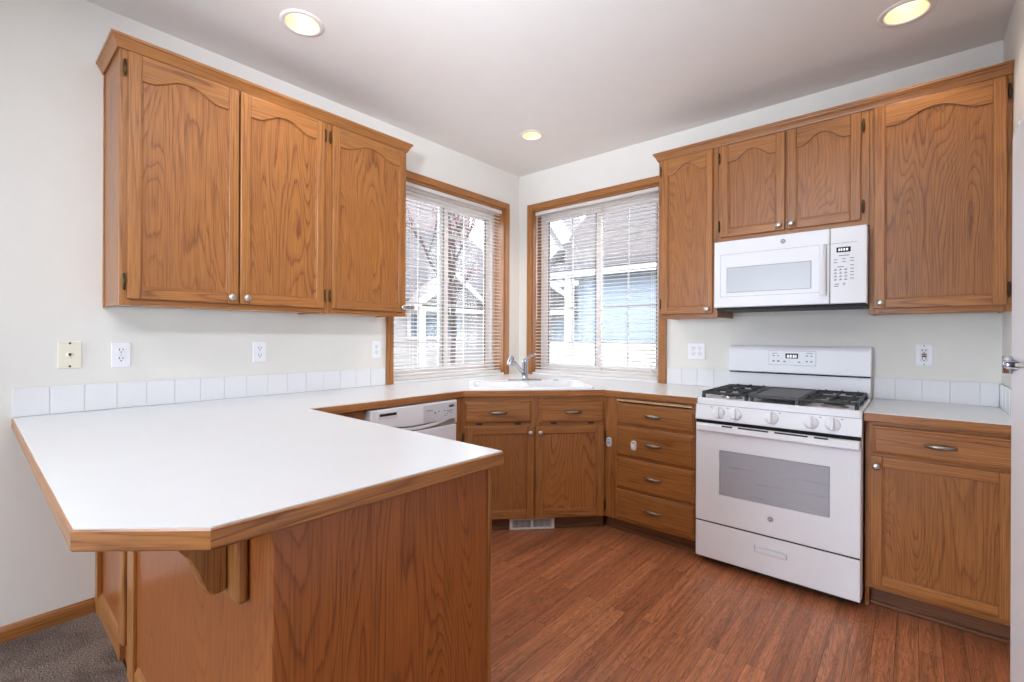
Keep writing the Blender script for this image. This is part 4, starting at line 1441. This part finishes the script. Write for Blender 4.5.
for xx, zz in ((0.238, 1.660), (0.274, 1.662), (0.308, 1.664), (0.238, 1.645), (0.274, 1.648), (0.308, 1.650), (0.308, 1.628), (0.308, 1.610), (0.308, 1.594), (0.308, 1.577), (0.308, 1.560)):
    key(xx, zz, 0.015)
for xx, zz, w in ((0.274, 1.680, 0.045), (0.260, 1.622, 0.028), (0.244, 1.533, 0.020), (0.276, 1.536, 0.012), (0.242, 1.522, 0.018), (0.274, 1.528, 0.008)): key(xx, zz, w)
link('keypad_printing', bm, M['mark'], mp)
emblem(md, (-0.003, -0.402, 1.788), 0.0125)

# ================================================================== REFRIGERATOR
FXF, FYF, FH = 2.980, -1.588, 1.780
fr = thing('refrigerator', 'tall white refrigerator at the right edge, only its door edge and hinge showing', 'refrigerator', (FXF, FYF, 0))
bm = bmesh.new()
box(bm, (0.075, -0.790, 0.02), (0.760, -0.006, FH - 0.012), 0.010, 3)
for x in (0.12, 0.70):
    for y in (-0.74, -0.06): box(bm, (x - 0.02, y - 0.02, 0), (x + 0.02, y + 0.02, 0.022))
link('body', bm, M['white'], fr)
for nm, z0, z1 in (('door', 0.075, 1.183), ('freezer_door', 1.193, FH)):
    bm = bmesh.new()
    box(bm, (0.0, -0.796, z0), (0.072, 0.0, z1), 0.016, 4)
    d = link(nm, bm, M['white'], fr)
    bm = bmesh.new()
    zc = (z0 + z1) / 2
    zz = (z1 - 0.55, z1 - 0.02) if nm == 'door' else (z0 + 0.02, z0 + 0.38)
    tube(bm, [(0.0, -0.745, zz[0]), (-0.035, -0.745, zz[0] + 0.03), (-0.035, -0.745, zz[1] - 0.03), (0.0, -0.745, zz[1])], 0.011, 10)
    link('handle', bm, M['white_matt'], d)
bm = bmesh.new(); box(bm, (0.02, -0.78, 0.02), (0.06, -0.01, 0.075), 0.003); link('base_grille', bm, M['slot'], fr)
bm = bmesh.new()
box(bm, (-0.016, -0.062, 1.178), (0.070, 0.004, 1.184), 0.002); box(bm, (-0.016, -0.062, 1.194), (0.070, 0.004, 1.200), 0.002)
tube(bm, [(-0.006, -0.022, 1.166), (-0.006, -0.022, 1.210)], 0.012, 14)
link('middle_hinge', bm, M['chrome'], fr)
bm = bmesh.new()
box(bm, (0.004, -0.070, FH - 0.002), (0.110, -0.008, FH + 0.012), 0.005, 3)
link('hinge_cover', bm, M['white_matt'], fr)


# ================================================================== OUTLETS AND PLATES (local: x across, front -y)
def plate(name, label, cat, loc, rz, w, h, mat, group=None):
    r = thing(name, label, cat, loc, rz, group)
    bm = bmesh.new()
    box(bm, (-w / 2, -0.006, -h / 2), (w / 2, 0.0, h / 2), 0.003, 2)
    link('cover_plate', bm, mat, r)
    return r


def receptacle(r, cx):
    for s in (-1, 1):
        bm = bmesh.new()
        zc = s * 0.0195
        pts = []
        for k in range(24):
            t = 2 * PI * k / 24
            pts.append((cx + 0.0172 * math.cos(t), zc + max(-0.0135, min(0.0135, 0.0172 * math.sin(t)))))
        prism(bm, pts, -0.005, -0.0085, 'y', 0.0008)
        f = link('socket', bm, M['plate'], r)
        bm = bmesh.new()
        box(bm, (cx - 0.0080, -0.0090, zc + 0.000), (cx - 0.0050, -0.0080, zc + 0.0095)); box(bm, (cx + 0.0050, -0.0090, zc + 0.001), (cx + 0.0080, -0.0080, zc + 0.0085))
        lathe(bm, [(0, 0.008), (0.0030, 0.008), (0.0030, 0.009), (0, 0.009)], Matrix.Translation((cx, 0, zc - 0.0068)) @ rot_y_front(), 10)
        link('socket_slots', bm, M['slot'], f)
    bm = bmesh.new()
    lathe(bm, [(0, 0.005), (0.003, 0.006), (0.002, 0.0075), (0, 0.0078)], Matrix.Translation((cx, 0, 0)) @ rot_y_front(), 10)
    link('screw', bm, M['nickel'], r)


ph = plate('telephone_plate', 'ivory telephone jack plate on the wall above the bar counter', 'wall plate', (0, -3.052, 1.166), PI / 2, 0.076, 0.118, M['cream'])
bm = bmesh.new()
lathe(bm, [(0, 0.005), (0.013, 0.005), (0.012, 0.008), (0, 0.0085)], rot_y_front(), 20)
jk = link('jack_ring', bm, M['cream'], ph)
bm = bmesh.new(); prism(bm, [(-0.006, 0.006), (0.006, 0.006), (0.003, -0.003), (0.002, -0.006), (-0.002, -0.006), (-0.003, -0.003)], -0.008, -0.0095, 'y'); link('jack_opening', bm, M['slot'], jk)
for s in (-1, 1):
    bm = bmesh.new()
    lathe(bm, [(0, 0.005), (0.005, 0.005), (0.004, 0.009), (0, 0.010)], Matrix.Translation((0, 0, s * 0.050)) @ rot_y_front(), 12)
    link('mounting_stud', bm, M['brass'], ph)
G = 'duplex outlets on the window wall run'
for yy, lb in ((-2.8785, 'white duplex outlet next to the ivory telephone plate'), (-2.273, 'white duplex outlet midway along the wall under the double-door cabinet'),
               (-1.521, 'white duplex outlet beside the oak casing of the dishwasher-side window')):
    p = plate('wall_outlet', lb, 'outlet', (0, yy, 1.161), PI / 2, 0.070, 0.115, M['plate'], 'white duplex outlets')
    receptacle(p, 0)
p = plate('wall_outlet', 'white two-gang outlet plate on the wall left of the range backguard', 'outlet', (1.630, 0, 1.157), 0, 0.116, 0.115, M['plate'], 'white duplex outlets')
receptacle(p, -0.023); receptacle(p, 0.023)
p = plate('safety_outlet', 'white outlet with red and black test buttons right of the range', 'outlet', (2.830, 0, 1.164), 0, 0.070, 0.115, M['plate'])
bm = bmesh.new(); box(bm, (-0.0165, -0.0085, -0.034), (0.0165, -0.005, 0.034), 0.002); ins = link('socket_insert', bm, M['white_matt'], p)
bm = bmesh.new()
for zc in (0.022, -0.022):
    box(bm, (-0.0085, -0.0092, zc), (-0.0055, -0.0082, zc + 0.008)); box(bm, (0.0055, -0.0092, zc), (0.0085, -0.0082, zc + 0.008)); box(bm, (-0.0025, -0.0092, zc - 0.009), (0.0025, -0.0082, zc - 0.004))
link('socket_slots', bm, M['slot'], ins)
bm = bmesh.new(); box(bm, (-0.010, -0.0105, 0.001), (0.010, -0.008, 0.009), 0.001); link('red_button', bm, M['red'], ins)
bm = bmesh.new(); box(bm, (-0.010, -0.0105, -0.010), (0.010, -0.008, -0.002), 0.001); link('black_button', bm, M['slot'], ins)
for s in (-1, 1):
    bm = bmesh.new(); lathe(bm, [(0, 0.005), (0.003, 0.006), (0.002, 0.0075), (0, 0.0078)], Matrix.Translation((0, 0, s * 0.049)) @ rot_y_front(), 10)
    link('screw', bm, M['mark_dark'], p)

# ================================================================== RECESSED CEILING LIGHTS
LL = ['recessed ceiling light with glowing gold reflector above the bar counter', 'recessed ceiling light nearest the window corner',
      'recessed ceiling light with gold reflector above the counter by the refrigerator']
for (lx, ly, lr), lb in zip(LIGHTS, LL):
    r = thing('recessed_light', lb, 'ceiling light', (lx, ly, WH), 0, 'recessed ceiling lights')
    bm = bmesh.new()
    lathe(bm, [(lr * 0.76, 0.002), (lr * 0.76, -0.004), (lr * 0.80, -0.007), (lr * 0.97, -0.004), (lr, -0.0006), (lr, 0.0)], None, 48)
    link('trim_ring', bm, M['canring'], r)
    bm = bmesh.new()
    lathe(bm, [(lr * 0.765, -0.003), (lr * 0.74, 0.03), (lr * 0.66, 0.08), (lr * 0.55, 0.118)], None, 48)
    link('reflector', bm, M['canin'], r)
    bm = bmesh.new()
    lathe(bm, [(0, 0.080), (lr * 0.35, 0.083), (lr * 0.52, 0.096), (lr * 0.52, 0.125), (0, 0.128)], None, 32)
    link('lamp_bulb', bm, M['bulb'], r)
    d = bpy.data.lights.new('recessed_lamp', 'SPOT')
    d.energy = 26 if ly > -1 and lx < 1 else 7; d.color = (1.0, 0.92, 0.82); d.spot_size = math.radians(112); d.spot_blend = 0.6; d.shadow_soft_size = 0.04
    lo = bpy.data.objects.new('recessed_lamp', d); COL.objects.link(lo); lo.parent = r; lo.location = (0, 0, 0.012)

# ================================================================== OUTSIDE
GZ = -0.45
bm = bmesh.new(); box(bm, (-40, -30, GZ - 0.2), (40, 40, GZ)); o = link('ground', bm, M['yard']); struct(o)

# house beyond window_2
nh = thing('neighbour_house', 'blue-grey sided house with shingled eaves seen through the range-side window', 'house', (0, 0, 0))
bm = bmesh.new(); box(bm, (-2.50, 4.9, GZ), (3.5, 7.0, 2.50)); link('lower_wall', bm, M['house_blue'], nh)
bm = bmesh.new(); box(bm, (-4.3, 6.2, GZ), (-2.50, 7.0, 2.5)); link('porch_wall', bm, M['house_grey'], nh)
bm = bmesh.new()
prism(bm, [(4.50, 2.44), (4.56, 2.44), (4.56, 2.57), (4.50, 2.57)], -4.4, 3.6, 'x'); link('fascia', bm, M['trimw'], nh)
bm = bmesh.new()
prism(bm, [(4.47, 2.57), (4.47, 2.61), (6.0, 3.16), (6.0, 3.12)], -4.4, 3.6, 'x'); link('pent_roof', bm, M['roof'], nh)
bm = bmesh.new()
prism(bm, [(-2.93, 2.6), (-2.93, 3.26), (-1.20, 4.96), (1.2, 6.6), (3.5, 5.0), (3.5, 2.6)], 5.05, 7.0, 'y'); link('gable_wall', bm, M['house_grey'], nh)
bm = bmesh.new()
prism(bm, [(-4.4, 2.7), (-4.4, 5.16), (-3.15, 3.44), (-3.15, 2.7)], 5.4, 7.0, 'y'); link('side_gable_wall', bm, M['house_grey'], nh)
bm = bmesh.new()
prism(bm, [(-4.36, 5.41), (-2.81, 3.28), (-2.93, 3.22), (-4.46, 5.32)], 4.95, 5.4, 'y'); link('barge_board', bm, M['trimw'], nh)
bm = bmesh.new()
prism(bm, [(-3.42, 3.66), (-3.42, 2.86), (-3.06, 3.14)], 5.0, 5.3, 'y'); link('soffit_return', bm, M['trimw'], nh)
bm = bmesh.new()
box(bm, (-2.60, 4.56, GZ), (-2.46, 4.70, 2.44)); link('porch_post', bm, M['trimw'], nh)
bm = bmesh.new()
tube(bm, [(-3.15, 4.62, 2.44), (-2.54, 4.62, 2.06)], 0.055, 4); tube(bm, [(-2.78, 4.62, 2.44), (-2.54, 4.62, 2.28)], 0.045, 4); link('porch_brace', bm, M['trimw'], nh)
bm = bmesh.new()
box(bm, (-4.3, 4.60, 1.72), (-2.6, 4.66, 1.80)); link('porch_rail', bm, M['trimw'], nh)
bm = bmesh.new(); box(bm, (-4.0, 6.15, 0.8), (-2.8, 6.22, 1.65)); link('window', bm, M['hwin'], nh)

fn = thing('yard_fence', 'pale board fence low outside the range-side window', 'fence', (0, 0, 0))
bm = bmesh.new()
k = -2.9
while k < 3.4:
    box(bm, (k, 3.42, GZ + 0.03), (k + 0.135, 3.445, 1.16)); k += 0.14
link('boards', bm, M['fence'], fn)
bm = bmesh.new()
for zz in (0.0, 0.95): box(bm, (-2.9, 3.445, zz), (3.4, 3.49, zz + 0.09))
for xx in (-2.8, -0.8, 1.2, 3.3): box(bm, (xx, 3.445, GZ), (xx + 0.09, 3.535, 1.18))
link('rails', bm, M['fence'], fn)

# house beyond window_1
h2 = thing('entry_house', 'pale house with white gabled entry seen through the dishwasher-side window', 'house', (0, 0, 0))
bm = bmesh.new(); box(bm, (-9.0, 1.0, GZ), (-5.8, 8.0, 1.95)); link('lower_wall', bm, M['house_white'], h2)
bm = bmesh.new(); prism(bm, [(-5.55, 1.95), (-5.55, 2.05), (-9.0, 4.6), (-9.0, 4.5)], 0.8, 8.2, 'y'); link('main_roof', bm, M['roof'], h2)
bm = bmesh.new(); box(bm, (-9.8, 0.9, 4.0), (-8.9, 8.0, 6.5)); link('upper_wall', bm, M['house_mauve'], h2)
bm = bmesh.new(); prism(bm, [(2.75, 1.90), (3.76, 2.60), (4.86, 1.90)], -5.8, -5.02, 'x'); link('entry_gable', bm, M['house_grey'], h2)
bm = bmesh.new()
prism(bm, [(2.66, 1.80), (2.66, 1.92), (3.76, 2.68), (4.95, 1.94), (4.95, 1.82), (3.76, 2.56)], -5.02, -4.94, 'x'); link('barge_board', bm, M['trimw'], h2)
bm = bmesh.new(); box(bm, (-5.04, 2.75, 1.78), (-4.95, 4.86, 1.86)); link('entry_beam', bm, M['trimw'], h2)
for yy in (2.80, 4.72):
    bm = bmesh.new(); box(bm, (-5.05, yy, GZ), (-4.95, yy + 0.1, 1.80)); link('entry_post', bm, M['trimw'], h2)
bm = bmesh.new(); box(bm, (-5.82, 3.10, 1.25), (-5.74, 4.50, 1.76)); w2 = link('window', bm, M['hwin'], h2)
bm = bmesh.new()
box(bm, (-5.76, 3.02, 1.17), (-5.70, 4.58, 1.25)); box(bm, (-5.76, 3.02, 1.76), (-5.70, 4.58, 1.84)); box(bm, (-5.755, 3.025, 1.18), (-5.705, 3.10, 1.83)); box(bm, (-5.755, 4.50, 1.18), (-5.705, 4.575, 1.83))
link('window_surround', bm, M['trimw'], w2)

tr = thing('bare_tree', 'thin tree with dark branches and a few russet leaves outside the dishwasher-side window', 'tree', (-3.4, 2.25, GZ))
bm = bmesh.new()
rnd = random.Random(3)
tips = []


def branch(p, d, ln, r, depth):
    q = p + d * ln
    mid = p + d * ln * 0.5 + Vector((rnd.uniform(-1, 1), rnd.uniform(-1, 1), 0)) * ln * 0.05
    tube(bm, [p, mid, q], r, 6, radii=[r, r * 0.85, r * 0.7])
    if depth == 0:
        tips.append(q); return
    for _ in range(3 if depth > 1 else 4):
        nd = (d + Vector((rnd.uniform(-0.6, 0.6), rnd.uniform(-0.6, 0.6), rnd.uniform(-0.1, 0.5)))).normalized()
        branch(p + d * ln * rnd.uniform(0.55, 1.0), nd, ln * rnd.uniform(0.55, 0.75), r * 0.6, depth - 1)
        tips.append(q)


branch(Vector((0, 0, 0)), Vector((0.02, 0.0, 1)), 1.9, 0.06, 4)
link('trunk', bm, M['bark'], tr)
bm = bmesh.new()
for q in tips:
    if q.z < 2.2: continue
    for _ in range(3):
        c = q + Vector((rnd.uniform(-0.12, 0.12), rnd.uniform(-0.12, 0.12), rnd.uniform(-0.12, 0.12)))
        a = Vector((rnd.uniform(-1, 1), rnd.uniform(-1, 1), rnd.uniform(-1, 1))).normalized() * 0.035
        b2 = Vector((rnd.uniform(-1, 1), rnd.uniform(-1, 1), rnd.uniform(-1, 1))).normalized() * 0.02
        nrm = a.cross(b2).normalized() * 0.004
        vs = [bm.verts.new(c + v) for v in (-a, b2 + nrm, a, -b2 + nrm)]
        bm.faces.new(vs)
lf = link('leaves', bm, M['leaf'], tr); lf['kind'] = 'stuff'
